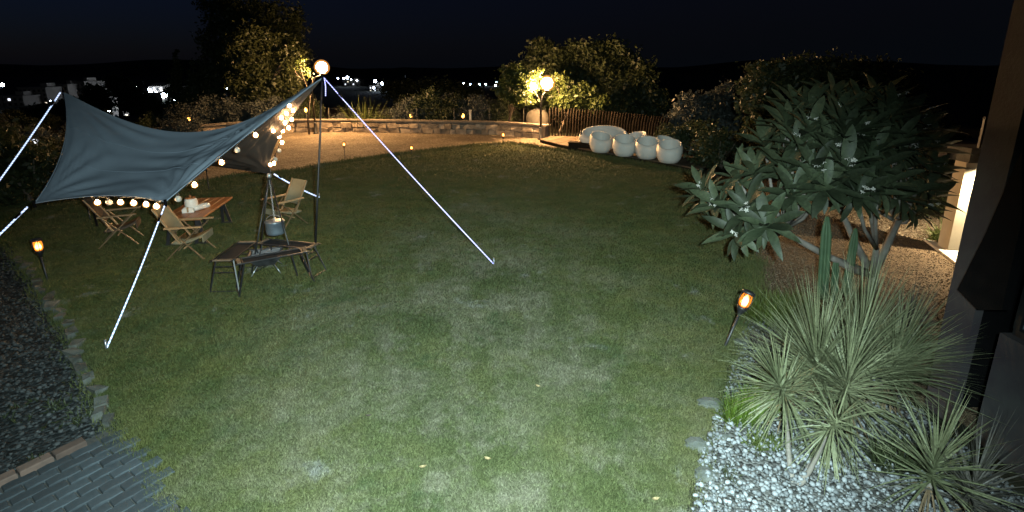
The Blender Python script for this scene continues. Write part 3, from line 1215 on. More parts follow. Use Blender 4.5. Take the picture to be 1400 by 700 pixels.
tubs = [((821, 208), 10, 'white rounded tub chair nearest the sofa, in front of its middle'),
        ((853, 213), -4, 'white rounded tub chair second from the sofa in the front row'),
        ((884, 216.5), -14, 'white rounded tub chair third from the sofa in the front row'),
        ((914, 222), -26, 'white rounded tub chair at the far end from the sofa, beside the brown crate'),
        ((868, 207), -60, 'white rounded tub chair mostly hidden behind the front row, beside the sofa end'),
        ((911, 215), 35, 'white rounded tub chair mostly hidden behind the end chair')]
t0 = None
for i, (p, rz, lab) in enumerate(tubs):
    q = at(p[0], p[1], DZ)
    if t0 is None:
        t0 = thing('tub_chair', lab, 'armchair', q, R(rz), 'white tub chairs on the deck')
        tub_mesh().build('shell', M['white'], t0)
        tub_seat().build('seat', M['white'], t0)
    else:
        copy_tree(t0, q, R(rz), lab)
q = at(825, 202, DZ)
sf_ = thing('sofa', 'long white rounded sofa on the deck in front of the slatted screen', 'sofa', q, R(-14))
tub_mesh(2.25, 1.05, 48, 0.42, 0.80, 0.36, 0.34).build('shell', M['white'], sf_)
tub_seat(2.25, 1.05, R0=0.42, seat=0.34).build('seat', M['white'], sf_)
# low dark box on the deck edge with a short black post on it
q = at(795, 207, 0)
bx = thing('deck_box', 'low dark timber step box at the front edge of the deck', 'box', q, R(-20))
b = MB()
b.chamfer((0, 0.1, 0.16), (0.98, 0.40, 0.30), 0.012)
b.build('body', M['slat'], bx)
b = MB()
b.chamfer((0, 0.1, 0.325), (1.04, 0.45, 0.03), 0.006)
b.build('lid', M['slat'], bx)
q2 = at(794, 199, 0.345)
bt = thing('bollard_light', 'short black post standing on the dark step box', 'bollard', (q.x - 0.02, q.y + 0.12, 0.34))
b = MB()
b.lathe([(0.09, 0), (0.09, 0.03), (0.035, 0.04), (0.035, 0.06)], n=12)
b.build('base', M['black'], bt)
b = MB()
b.lathe([(0.032, 0.06), (0.036, 0.1), (0.036, 0.36), (0.03, 0.42), (0.015, 0.43)], n=12)
b.build('post', M['black'], bt)
# brown crate at the end of the deck
q = at(962, 216, 0)
cr = thing('wooden_crate', 'brown wooden crate at the right end of the deck', 'crate', q, R(-25))
for i in range(4):
    b = MB()
    b.chamfer((0, -0.24, 0.09 + i * 0.125), (0.9, 0.03, 0.115), 0.005)
    b.build('board', M['deck'], cr)
    b = MB()
    b.chamfer((-0.45, 0.02, 0.09 + i * 0.125), (0.03, 0.48, 0.115), 0.005)
    b.build('board', M['deck'], cr)
b = MB()
b.box((0.0, 0.02, 0.26), (0.84, 0.46, 0.46))
b.build('body', M['deck'], cr)
b = MB()
b.chamfer((0, 0.02, 0.555), (0.98, 0.58, 0.03), 0.006)
b.build('lid', M['deck'], cr)

# ------------------------------------------------------------------ tarp shelter
B = on(441, 106, 8.6)
A = on(87, 126, 9.3)
C = on(47, 278, 7.0)
D = on(226, 276, 6.5)
E_ = on(370, 237, 10.3)
F_ = Vector((A.x + 0.1, 11.6, 1.0))
PB = at(431, 341)
tarp = thing('tarp_shelter', 'large grey wing tarp stretched between two poles over the camp table', 'tarp', (A + B) / 2 * Vector((1, 1, 0)).x if False else Vector(((A.x + B.x) / 2, (A.y + B.y) / 2, 0)))


def curve(p, q, sag, n):
    return [p.lerp(q, i / n) + sag * (4 * (i / n) * (1 - i / n)) for i in range(n + 1)]


NU, NV = 64, 40
ridge = []
for i in range(NU + 1):
    t = i / NU
    p = A.lerp(B, t)
    # sagging ridge, lowest a little left of the middle
    s_ = (4 * t * (1 - t))
    p.z -= 0.80 * s_ ** 1.15 - 0.10 * math.sin(math.pi * t) * (t - 0.5)
    ridge.append(p)


def coons(top_, bot, left, right, ph):
    g_ = []
    for j in range(NV + 1):
        v = j / NV
        row = []
        for i in range(NU + 1):
            u_ = i / NU
            p = (top_[i] * (1 - v) + bot[i] * v + left[j] * (1 - u_) + right[j] * u_
                 - (top_[0] * (1 - u_) * (1 - v) + top_[NU] * u_ * (1 - v) + bot[0] * (1 - u_) * v + bot[NU] * u_ * v))
            # tension folds fanning out of the corners
            w_ = 0
            for (cu, cv, k_, am) in ((1, 1, 22, 0.026), (0, 1, 20, 0.016), (1, 0, 26, 0.026), (0, 0, 22, 0.016)):
                a = math.atan2((v - cv) * 1.0, (u_ - cu) * 1.6)
                rr = math.hypot((u_ - cu) * 1.4, v - cv)
                w_ += am * math.sin(a * k_ + ph + 2.0 * math.sin(a * 5 + ph)) * math.exp(-((rr - 0.32) / 0.3) ** 2)
            w_ += 0.015 * math.sin(v * 34 + 5 * math.sin(u_ * 3 + ph)) * math.exp(-((u_ - 0.62) / 0.28) ** 2) * math.sin(math.pi * v)
            p = p + Vector((0, -0.3, 1)) * w_
            row.append(p)
        g_.append(row)
    return g_


b = MB()
botF = curve(C, D, Vector((0, 0.20, 0.05)), NU)
lefF = curve(A, C, Vector((0.20, 0.0, -0.05)), NV)
rigF = curve(B, D, Vector((-0.16, 0.10, -0.06)), NV)
botK = curve(F_, E_, Vector((0, -0.2, 0.05)), NU)
lefK = curve(A, F_, Vector((0.2, 0, -0.05)), NV)
rigK = curve(B, E_, Vector((-0.28, -0.05, -0.10)), NV)
g1 = coons(ridge, botF, lefF, rigF, 0.3)
g2 = coons(ridge, botK, lefK, rigK, 1.7)
vs, fs = [], []
for gi, g_ in enumerate((g1, g2)):
    off = len(vs)
    for row in g_:
        vs += row
    for j in range(NV):
        for i in range(NU):
            a = off + j * (NU + 1) + i
            f = (a, a + NU + 1, a + NU + 2, a + 1)
            fs.append(f if gi == 0 else f[::-1])
b.add(vs, fs, True)
can = b.build('canopy', M['tarp'], tarp, True)
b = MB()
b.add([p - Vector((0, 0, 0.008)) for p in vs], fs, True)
b.build('underside', pm('brown_underside', (0.075, 0.06, 0.05), (0.055, 0.045, 0.038), 2, 0.7, 0.1, 120, bdist=0.002), can, False)  # separate darker brown layer just below the canopy
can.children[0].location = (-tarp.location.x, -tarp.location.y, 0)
# hem
b = MB()
for cv in (botF, lefF, rigF, botK, lefK, rigK):
    b.tube(cv, 0.008, 5)
hm = b.build('hem', M['tarp'], can, False)
hm.location = (-tarp.location.x, -tarp.location.y, 0)
for g_ in (g1, g2):
    for j in (NV // 3, 2 * NV // 3):
        b = MB()
        b.tube([p + Vector((0, 0, 0.002)) for p in g_[j][1:-1]], 0.004, 4)
        sm_ = b.build('seam', M['tarp'], can, False)
        sm_.location = (-tarp.location.x, -tarp.location.y, 0)
PA = Vector((A.x - 0.1, A.y + 0.25, 0))
for foot, tip in ((PB, B), (PA, A)):
    b = MB()
    b.tube([foot, foot.lerp(tip, .33), foot.lerp(tip, .66), tip + Vector((0, 0, 0.08))], [0.019, 0.019, 0.017, 0.012], 8)
    po = b.build('pole', M['black'], tarp, True)
b = MB()
for P_ in (C, D, E_, F_, A, B):
    b.tube([P_ + Vector((0, 0, 0.03)), P_ + Vector((0, 0, -0.06))], 0.02, 6)
b.build('corner_webbing', M['blackmatt'], tarp, True)


def guy(p, q, label, mat, r=0.011, name='guy_rope'):
    o = thing(name, label, 'guy rope', Vector((q.x, q.y, 0)), group='glowing guy ropes of the tarp')
    b = MB()
    n = 10
    b.tube([p.lerp(q, i / n) - Vector((0, 0, 0.03 * math.sin(math.pi * i / n))) for i in range(n + 1)], r, 6)
    b.build('rope', mat, o, True)
    d = (q - p).normalized()
    b = MB()
    b.tube([q + Vector((0, 0, 0.10)) - d * 0.02, q - Vector((0, 0, 0.03))], [0.014, 0.008], 6)
    b.build('stake', M['steel'], o, True)
    b = MB()
    m_ = p.lerp(q, 0.10)
    b.tube([m_ - d * 0.05, m_ + d * 0.05], r * 1.5, 6)
    b.build('tensioner', M['blackmatt'], o, True)
    return o


guy(B + Vector((0.03, -0.03, 0)), at(676, 362, 0.02), 'long violet-white glowing guy rope from the lit pole top down to mid lawn', M['led_blue'], 0.0075)
guy(D + Vector((0, -0.03, -0.05)), at(145, 478, 0.02), 'thick white glowing guy rope from the near tarp corner to the front lawn', M['led'], 0.008)
guy(A + Vector((-.03, -0.03, 0)), A + (on(-3, 249, 8.1) - A) * 1.35, 'pale glowing guy rope from the far tarp peak down past the left edge', M['led'], 0.010)
guy(C + Vector((-.06, -0.05, -0.04)), Vector((C.x - 1.05, C.y - 0.72, 0.02)), 'short glowing guy rope from the left tarp corner', M['led'], 0.011)
guy(E_ + Vector((0.05, 0.05, -0.03)), at(437, 270, 0.02), 'short glowing guy rope from the rear tarp corner, behind the cooking tripod', M['led'], 0.014)
# loose rope end hanging from the pole top
o = thing('rope_end', 'short loose glowing rope end hanging from the lit pole top', 'guy rope', Vector((B.x, B.y, 2.5)), group='glowing guy ropes of the tarp')
b = MB()
b.tube([B + Vector((0.02, 0.02, 0)), B + Vector((0.03, 0.02, -0.14)), B + Vector((0.02, 0.01, -0.30))], 0.008, 6)
b.build('rope', M['led_blue'], o, True)


# ------------------------------------------------------------------ string lights along the tarp edges
def string_light(label, path_, bulbs, loc):
    o = thing('string_light', label, 'string light', loc, group='string lights on the tarp')
    b = MB()
    b.tube(path_, 0.006, 5)
    b.build('cable', M['black'], o, True)
    for p, lit in bulbs:
        b = MB()
        b.lathe([(0.012, 0.0), (0.014, -0.035), (0.010, -0.04)], p, 8)
        cap = b.build('socket', M['black'], o, True)
        b = MB()
        b.lathe([(0.010, -0.036), (0.032, -0.055), (0.043, -0.08), (0.037, -0.108), (0.012, -0.124)], p, 10)
        bu = b.build('bulb', M['bulb_glass'] if lit else M['bulb_off'], o, True)
        if lit:
            b = MB()
            b.lathe([(0.010, -0.045), (0.024, -0.062), (0.027, -0.08), (0.023, -0.098), (0.008, -0.108)], p - o.location, 8)
            b.build('filament', M['bulb'], bu)
    return o


def edge_pt(cv, t, dz=-0.015):
    f = t * (len(cv) - 1)
    k = min(int(f), len(cv) - 2)
    return cv[k].lerp(cv[k + 1], f - k) + Vector((0, 0, dz))


e1 = [(0.41, 1), (0.50, 0), (0.59, 1), (0.70, 1), (0.81, 1), (0.905, 1)]
string_light('string of warm bulbs hanging under the front hem of the tarp', [edge_pt(botF, i / 20) for i in range(8, 21)],
             [(edge_pt(botF, t), l) for t, l in e1], Vector((D.x, D.y, 0)))
e2 = [(0.93, 0), (0.83, 1), (0.66, 1), (0.56, 0), (0.44, 1)]
string_light('string of warm bulbs along the slanting right-hand tarp edge', [edge_pt(rigF, i / 20) for i in range(6, 20)],
             [(edge_pt(rigF, t), l) for t, l in e2], Vector((D.x + 0.2, D.y + .5, 0)))
# clustered bulbs under the rear half
cl_px = [(343, 176, 9.2, 1), (358, 172, 9.2, 1), (373, 176, 9.2, 1), (386, 176, 9.3, 1), (381, 184, 9.4, 1), (389, 165, 9.1, 1), (394, 172, 9.2, 1), (398, 160, 9.0, 1), (391, 152, 8.95, 1),
         (400, 148, 8.9, 1), (395, 141, 8.85, 1), (384, 158, 9.0, 1), (385, 192, 9.5, 1), (381, 203, 9.7, 0), (376, 215, 9.9, 0), (369, 223, 10.0, 1), (374, 221, 10.0, 1)]
pts_ = [on(x, y - 3, Yd) for x, y, Yd, l in cl_px]
string_light('coiled cluster of bright warm bulbs under the rear half of the tarp', pts_, [(p, c_[3]) for p, c_ in zip(pts_, cl_px)], Vector((-4.3, 9.4, 0)))


# ------------------------------------------------------------------ camp furniture
def folding_chair(label, loc, rz, fabric, wood):
    o = thing('folding_chair', label, 'folding chair', loc, rz, 'wooden folding chairs of the camp')
    w = 0.27
    # the chair faces +y
    for s in (-1, 1):
        b = MB()
        b.bar((s * w, 0.27, 0.0), (s * w, -0.17, 0.52), 0.016, 0.024, up=(1, 0, 0))
        b.build('leg', M['darkbeech'], o)
        b = MB()
        b.bar((s * (w - 0.026), -0.30, 0.0), (s * (w - 0.026), 0.23, 0.52), 0.016, 0.024, up=(1, 0, 0))
        b.build('leg', M['darkbeech'], o)
        b = MB()
        b.chamfer((s * w, 0.03, 0.545), (0.05, 0.54, 0.024), 0.006)
        b.build('armrest', wood, o)
        b = MB()
        b.bar((s * (w - 0.052), -0.06, 0.26), (s * (w - 0.052), -0.38, 0.86), 0.022, 0.03, up=(1, 0, 0))
        b.build('back_post', wood, o)
    for (y, z) in ((0.25, 0.36), (-0.16, 0.30), (0.0, 0.2)):
        b = MB()
        b.tube([(-w, y, z), (w, y, z)], 0.011, 6)
        b.build('crossbar', wood, o)
    # slung seat
    b = MB()
    n = 10
    vs, fs = [], []
    for i in range(n + 1):
        t = i / n
        y = 0.27 - 0.46 * t
        z = 0.385 - 0.10 * t - 0.045 * math.sin(math.pi * t)
        vs += [(-w + .03, y, z), (w - .03, y, z)]
    m_ = len(vs)
    vs += [(x, y, z - 0.012) for x, y, z in vs]
    for i in range(n):
        a = 2 * i
        fs += [(a, a + 1, a + 3, a + 2), (m_ + a, m_ + a + 2, m_ + a + 3, m_ + a + 1), (a, a + 2, m_ + a + 2, m_ + a), (a + 1, m_ + a + 1, m_ + a + 3, a + 3)]
    fs += [(0, m_, m_ + 1, 1), (2 * n, 2 * n + 1, m_ + 2 * n + 1, m_ + 2 * n)]
    b.add(vs, fs, True)
    b.box((0, 0.272, 0.325), (2 * w - 0.08, 0.012, 0.11))
    b.build('seat', fabric, o)
    b = MB()
    vs, fs = [], []
    for i in range(n + 1):
        t = i / n
        x = (-w + .03) + (2 * w - .06) * t
        sg = -0.035 * math.sin(math.pi * t)
        vs += [(x, -0.14 + sg, 0.42), (x, -0.375 + sg, 0.85)]
    m_ = len(vs)
    vs += [(x, y - 0.012, z - 0.004) for x, y, z in vs]
    for i in range(n):
        a = 2 * i
        fs += [(a, a + 2, a + 3, a + 1), (m_ + a, m_ + a + 1, m_ + a + 3, m_ + a + 2), (a + 1, a + 3, m_ + a + 3, m_ + a + 1), (a, m_ + a, m_ + a + 2, a + 2)]
    fs += [(0, 1, m_ + 1, m_), (2 * n, m_ + 2 * n, m_ + 2 * n + 1, 2 * n + 1)]
    b.add(vs, fs, True)
    b.build('backrest', fabric, o)
    return o


folding_chair('khaki folding chair with wooden armrests in front of the camp table', Vector((-5.28, 7.98, 0.03)), R(-78), M['khaki'], M['beech'])
folding_chair('dark folding chair under the tarp, shade put into its canvas, left of the table', Vector((-6.90, 8.62, 0.03)), R(-62), M['shadecanvas'], M['beech'])
folding_chair('khaki folding chair standing behind the cooking tripod', Vector((-4.42, 9.62, 0.03)), R(148), M['khaki'], M['beech'])

# table
tc = Vector((-5.80, 9.12, 0.03))
tab = thing('camp_table', 'low oiled wood plank table on black trapezoid legs under the tarp', 'table', tc, R(10))
TH = 0.50
for i in range(5):
    b = MB()
    b.chamfer(((i - 2) * 0.139, 0, TH - 0.016), (0.135, 1.55, 0.034), 0.005)
    b.build('plank', M['table_wood'], tab)
for s in (-1, 1):
    for x in (-1, 1):
        b = MB()
        b.bar((x * 0.30, s * 0.64, 0), (x * 0.22, s * 0.58, TH - 0.034), 0.05, 0.028, up=(0, 1, 0))
        b.bar((x * 0.16, s * 0.64, 0), (x * 0.20, s * 0.58, TH - 0.034), 0.05, 0.028, up=(0, 1, 0))
        b.bar((x * 0.33, s * 0.64, 0.014), (x * 0.13, s * 0.64, 0.014), 0.05, 0.028)
        b.build('leg', M['black'], tab)
b = MB()
b.box((0, 0, TH - 0.05), (0.5, 1.2, 0.03))
b.build('apron', M['black'], tab)
tz = 0.03 + TH + 0.002
q = at(263, 288, tz)
jar = thing('ceramic_jar', 'white ceramic jar with round wooden lid on the camp table', 'jar', q)
b = MB()
b.lathe([(0.07, 0), (0.092, 0.02), (0.105, 0.10), (0.105, 0.17), (0.095, 0.215), (0.085, 0.23)], n=20)
b.build('body', M['ceramic'], jar)
b = MB()
b.lathe([(0.088, 0.231), (0.09, 0.245), (0.085, 0.252), (0.02, 0.254), (0.018, 0.275), (0.024, 0.285), (0.012, 0.292)], n=20)
b.build('lid', M['table_wood'], jar)
for i, (px, lab) in enumerate(((270, 'white cup lying on its side nearest the jar'), (275.5, 'white cup lying on its side, middle of the three'), (281, 'white cup lying on its side, outermost of the three'))):
    q = at(px, 288 - i * 1.6, tz)
    o = thing('cup', lab, 'cup', q + Vector((0, 0, 0.052)), R(-35), 'white cups on the camp table')
    rot = Matrix.Rotation(R(90), 3, 'X')
    b = MB()
    b.lathe([(0.030, -0.075), (0.040, -0.06), (0.050, 0.0), (0.050, 0.06), (0.046, 0.06), (0.044, 0.0), (0.028, -0.06)], rot=rot, n=16)
    b.build('body', M['ceramic'], o)
    b = MB()
    b.tube([(0.03, 0.03, 0.035), (0.055, 0.02, 0.055), (0.055, -0.02, 0.055), (0.03, -0.03, 0.035)], 0.006, 6)
    b.build('handle', M['ceramic'], o)
q = at(258, 290, tz)
o = thing('paper_packet', 'small white wrapped packet on the table in front of the jar', 'packet', q, R(20))
b = MB()
b.chamfer((0, 0, 0.045), (0.18, 0.11, 0.09), 0.03)
b.build('body', M['ceramic'], o)
b = MB()
b.box((0, 0, 0.05), (0.03, 0.113, 0.086))
b.build('band', M['beech'], o)


# three folding grill tables round the fire bowl
def side_table(label, p, q, w=0.23):
    c = (p + q) / 2
    rz = math.atan2(q.y - p.y, q.x - p.x)
    L_ = (q - p).length
    o = thing('fireside_table', label, 'folding table', Vector((c.x, c.y, 0.03)), rz, 'low black mesh tables round the fire bowl')
    h = 0.44
    b = MB()
    b.box((0, 0, h - 0.012), (L_ - 0.1, w - 0.03, 0.008))
    b.build('mesh_top', M['mesh'], o)
    b = MB()
    for s in (-1, 1):
        b.bar((-L_ / 2 - .05, s * w / 2, h), (L_ / 2 + .05, s * w / 2, h), 0.015)
        b.bar((s * (L_ / 2 - .045), -w / 2, h), (s * (L_ / 2 - .045), w / 2, h), 0.014)
    b.build('frame', M['black'], o)
    for s in (-1, 1):
        b = MB()
        b.chamfer((s * (L_ / 2 + 0.0), 0, h + 0.004), (0.05, w - 0.024, 0.016), 0.004)
        b.build('end_board', M['walk'], o)
        b = MB()
        f0, f1 = Vector((s * (L_ / 2 - .06), -w / 2 + .02, h - .01)), Vector((s * (L_ / 2 - .06), w / 2 - .02, h - .01))
        g0, g1 = Vector((s * (L_ / 2 + .06), -w / 2 - .06, 0)), Vector((s * (L_ / 2 + .06), w / 2 + .06, 0))
        b.bar(f0, g0, 0.016)
        b.bar(f1, g1, 0.016)
        b.bar(g0 + Vector((0, 0, .01)), g1 + Vector((0, 0, .01)), 0.014)
        b.bar(f0.lerp(g0, .22), f1.lerp(g1, .22), 0.012)
        b.bar(f0.lerp(g0, .40), f1.lerp(g1, .40), 0.012)
        b.build('leg', M['black'], o)
    return o


Z_ = 0.47
side_table('low black mesh table on the left of the fire bowl', at(304, 356, Z_), at(338, 331, Z_), 0.27)
side_table('low black mesh table in front of the fire bowl, nearest the open lawn', at(326, 357.5, Z_), at(416, 341.5, Z_))
side_table('low black mesh table behind the fire bowl, next to the tarp pole', at(360, 330, Z_), at(428, 336.5, Z_))
# fire bowl
q = at(366, 372)
fb = thing('fire_bowl', 'dark steel fire bowl on thin legs under the hanging pot', 'fire pit', q + Vector((0, 0, 0.03)), R(20))
b = MB()
for (s0, z0, s1, z1) in ((0.12, 0.12, 0.24, 0.28),):
    vs = [(-s0, -s0, z0), (s0, -s0, z0), (s0, s0, z0), (-s0, s0, z0), (-s1, -s1, z1), (s1, -s1, z1), (s1, s1, z1), (-s1, s1, z1)]
    vs += [(x * .95, y * .95, z + (.01 if i < 4 else 0)) for i, (x, y, z) in enumerate(vs)]
    b.add(vs, [(3, 2, 1, 0), (0, 1, 5, 4), (1, 2, 6, 5), (2, 3, 7, 6), (3, 0, 4, 7), (8, 9, 10, 11), (12, 13, 9, 8), (13, 14, 10, 9), (14, 15, 11, 10), (15, 12, 8, 11),
               (4, 5, 13, 12), (5, 6, 14, 13), (6, 7, 15, 14), (7, 4, 12, 15)])
b.build('bowl', pm('sooty_steel', (0.10, 0.10, 0.105), (0.03, 0.03, 0.03), 9, 0.5, 0.2, 40, metal=0.6), fb)
for x, y in ((1, 1), (1, -1), (-1, 1), (-1, -1)):
    b = MB()
    b.tube([(x * 0.11, y * 0.11, 0.13), (x * 0.20, y * 0.20, 0.0)], 0.008, 6)
    b.build('leg', M['steel'], fb)
b = MB()
for i in range(7):
    b.bar((-0.19, -0.18 + i * 0.06, 0.265), (0.19, -0.18 + i * 0.06, 0.265), 0.008)
b.build('grate', M['steel'], fb)
# cooking tripod with chain and pot
tt = on(368, 240, 7.65)
tp = thing('cooking_tripod', 'tall black cooking tripod standing over the fire bowl', 'tripod', Vector((tt.x, tt.y, 0)))
for px in ((407, 378), (344, 374), (355, 350)):
    f_ = at(px[0], px[1], 0.03)
    b = MB()
    b.tube([f_, tt + (f_ - tt) * 0.02], [0.011, 0.012], 8)
    b.build('leg', M['black'], tp, True)
b = MB()
b.lathe([(0.02, -0.04), (0.035, -0.02), (0.035, 0.02), (0.015, 0.035)], tt, 10)
b.build('hub', M['steel'], tp, True)
pz = 0.80
b = MB()
zc = tt.z - 0.04
i = 0
while zc > pz:
    a = (i % 2) * math.pi / 2
    pts_ = [Vector((tt.x + math.cos(a) * 0.010 * math.cos(t), tt.y + math.sin(a) * 0.010 * math.cos(t), zc - 0.02 + 0.02 * math.sin(t))) for t in [k * math.pi / 4 for k in range(9)]]
    b.tube(pts_, 0.0035, 4, False)
    zc -= 0.032
    i += 1
b.build('chain', M['steel'], tp, True)
pot = thing('cooking_pot', 'blue-grey metal pot with lid hanging on a chain from the tripod', 'pot', Vector((tt.x, tt.y, 0.50)))
b = MB()
b.lathe([(0.115, 0.0), (0.135, 0.012), (0.14, 0.05), (0.14, 0.19), (0.146, 0.195), (0.146, 0.203)], n=24)
b.build('body', M['pot'], pot)
b = MB()
b.lathe([(0.147, 0.204), (0.145, 0.212), (0.10, 0.224), (0.02, 0.23), (0.016, 0.246), (0.024, 0.256), (0.01, 0.26)], n=24)
b.build('lid', M['steel'], pot)
b = MB()
b.tube([(-0.143, 0, 0.19), (-0.12, 0, 0.25), (-0.06, 0, 0.295), (0, 0, 0.31), (0.06, 0, 0.295), (0.12, 0, 0.25), (0.143, 0, 0.19)], 0.005, 6)
b.build('bail_handle', M['steel'], pot)


# ------------------------------------------------------------------ torches
def torch(label, base, h=0.62, lean=(0, 0), s=1.0):
    o = thing('garden_torch', label, 'torch', base, 0, 'flickering garden torches', s)
    o.rotation_euler = (lean[0], lean[1], random.uniform(0, 1))
    hh = h - 0.20
    b = MB()
    b.tube([(0, 0, -0.05), (0, 0, 0.02), (0, 0, hh)], [0.004, 0.012, 0.012], 8)
    b.build('stake', M['black'], o)
    b = MB()
    b.lathe([(0.013, hh - 0.03), (0.022, hh), (0.044, hh + 0.035), (0.046, hh + 0.05), (0.030, hh + 0.052)], n=14)
    b.build('cup', M['black'], o)
    b = MB()
    b.lathe([(0.026, hh + 0.05), (0.040, hh + 0.07), (0.046, hh + 0.11), (0.042, hh + 0.15), (0.030, hh + 0.172)], n=14)
    df = b.build('diffuser', M['torch_glass'], o)
    b = MB()
    b.lathe([(0.016, hh + 0.056), (0.027, hh + 0.075), (0.029, hh + 0.10), (0.020, hh + 0.135), (0.004, hh + 0.165)], n=12)
    b.build('flame', M['flame'], df)
    b = MB()
    for k in range(6):
        a = k * math.pi / 3
        c_, s_ = math.cos(a), math.sin(a)
        b.tube([(c_ * .045, s_ * .045, hh + .045), (c_ * .052, s_ * .052, hh + .11), (c_ * .050, s_ * .050, hh + .18)], 0.0035, 5)
    b.build('cage', M['black'], o)
    b = MB()
    b.lathe([(0.052, hh + 0.172), (0.056, hh + 0.18), (0.054, hh + 0.192), (0.03, hh + 0.2), (0.005, hh + 0.203)], n=14)
    b.build('cap', M['black'], o)
    return o


torch('glowing torch on the left edge of the lawn beside the gravel bed', at(66, 386), 0.56, (0, R(-2)), 1.2)
torch('glowing torch leaning beside the pebble bed and spiky plants', at(990, 476), 0.54, (R(6), R(20)), 1.3)
torch('glowing torch behind the table, seen just past the tarp edge', at(286, 260), 0.70)
torch('glowing torch standing on the gravel yard near the tarp pole', at(472, 220), 0.66)
torch('low glowing torch where the lawn meets the gravel yard, under the long rope', at(563, 212), 0.36)
torch('low glowing torch at the foot of the small lit tree', at(688, 195), 0.36, s=1.25)
torch('torch half hidden behind the left frangipani leaves', at(1034, 352), 0.45)
q = at(124, 303)
o = torch('unlit torch standing under the front hem of the tarp', q, 0.62)
for ch in o.children:
    if ch.name.startswith('diffuser'):
        ch.data = ch.data.copy()
        ch.data.materials[0] = M['bulb_off']
        bpy.data.objects.remove(ch.children[0])


# ------------------------------------------------------------------ lamp posts
def lamp_post(label, base, top_, r, arm=None):
    o = thing('lamp_post', label, 'lamp post', base, group='lamp posts at the back of the garden')
    h = top_.z - base.z
    dx = Vector((top_.x - base.x, 0, 0))
    b = MB()
    b.lathe([(0.13, 0), (0.13, 0.05), (0.075, 0.08), (0.07, 0.5), (0.05, 0.55)], n=12)
    b.build('base', M['black'], o)
    b = MB()
    b.tube([(0, 0, 0.5), (0, 0, h - 0.75), dx * 0.4 + Vector((0, 0, h - 0.45)), dx + Vector((0, 0, h - r - 0.02))], [0.05, 0.045, 0.03, 0.028], 8)
    b.build('pole', M['black'], o)
    b = MB()
    b.lathe([(0.03, h - r - .06), (0.10, h - r - .03), (0.11, h - r + .03), (0.06, h - r + .035)], dx, 12)
    b.build('collar', M['black'], o)
    b = MB()
    b.lathe([(r * 1.15 * math.sin(t) + .001, h - r * 1.15 * math.cos(t)) for t in [math.pi * (0.12 + 0.88 * k / 10) for k in range(11)]], dx, 20)
    gl_ = b.build('globe', M['lamp_glass'], o)
    b = MB()
    b.lathe([(r * .80 * math.sin(t) + .001, h - r * .80 * math.cos(t)) for t in [math.pi * (0.06 + 0.94 * k / 8) for k in range(9)]], dx, 16)
    b.build('bulb', M['lamp'], gl_)
    if arm:
        b = MB()
        e = Vector(arm)
        b.tube([(0, 0, h - 0.75), e * 0.5 + Vector((0, 0, h - 0.55)), e + Vector((0, 0, h - 0.25))], 0.022, 6)
        b.build('side_arm', M['black'], o)
        b = MB()
        b.lathe([(0.14 * math.sin(t) + .001, h - 0.13 - 0.14 * math.cos(t)) for t in [math.pi * (0.16 + 0.84 * k / 8) for k in range(9)]], e, 12)
        b.build('side_globe', M['lamp_small'], o)
    return o


q = at(432, 183)
lamp_post('tall lamp post with glowing globe above the tarp pole', q, on(440, 92, q.y), 0.30)
q = at(739, 191)
lamp_post('lamp post with glowing globes beside the slatted screen', q, on(748, 114, q.y - .1), 0.30, (-0.33, 0, 0))


# ------------------------------------------------------------------ plants
def leaf_cloud(name, blobs, n, size, mat, parent, clumps=26, spread=0.22, asp=0.55):
    """leaf-sized faces gathered into clumps over the surface and inside of several lobes"""
    w = np.array([b[1][0] * b[1][1] * b[1][2] for b in blobs]) ** 0.67
    w /= w.sum()
    C_ = []
    for (c, r), k in zip(blobs, np.maximum(4, (w * clumps * len(blobs)).astype(int))):
        d = RNG.normal(0, 1, (k, 3))
        d /= np.linalg.norm(d, axis=1)[:, None]
        rad = RNG.uniform(0.5, 1.03, (k, 1))
        C_.append((np.array(c) + d * np.array(r) * rad, np.repeat(np.array([np.mean(r)]), k)))
    cc = np.concatenate([a for a, _ in C_])
    cr = np.concatenate([a for _, a in C_])
    k = RNG.integers(0, len(cc), n)
    P_ = cc[k] + RNG.normal(0, 1, (n, 3)) * (cr[k] * spread)[:, None] * np.array([1, 1, 0.75])
    nrm = RNG.normal(0, 1, (n, 3)) + np.array([0, 0, 0.5])
    nrm /= np.linalg.norm(nrm, axis=1)[:, None]
    t = np.cross(nrm, RNG.normal(0, 1, (n, 3)))
    t /= np.linalg.norm(t, axis=1)[:, None]
    bt = np.cross(nrm, t)
    s = (size * RNG.uniform(0.6, 1.3, n))[:, None]
    Vv = np.zeros((n, 4, 3))
    Vv[:, 0] = P_ - t * s
    Vv[:, 1] = P_ + bt * s * asp + nrm * s * 0.15
    Vv[:, 2] = P_ + t * s
    Vv[:, 3] = P_ - bt * s * asp + nrm * s * 0.15
    org = np.array(parent.location)
    return put(name, np_mesh(name, Vv.reshape(-1, 3) - org, np.arange(n * 4).reshape(-1, 4)), mat, parent)


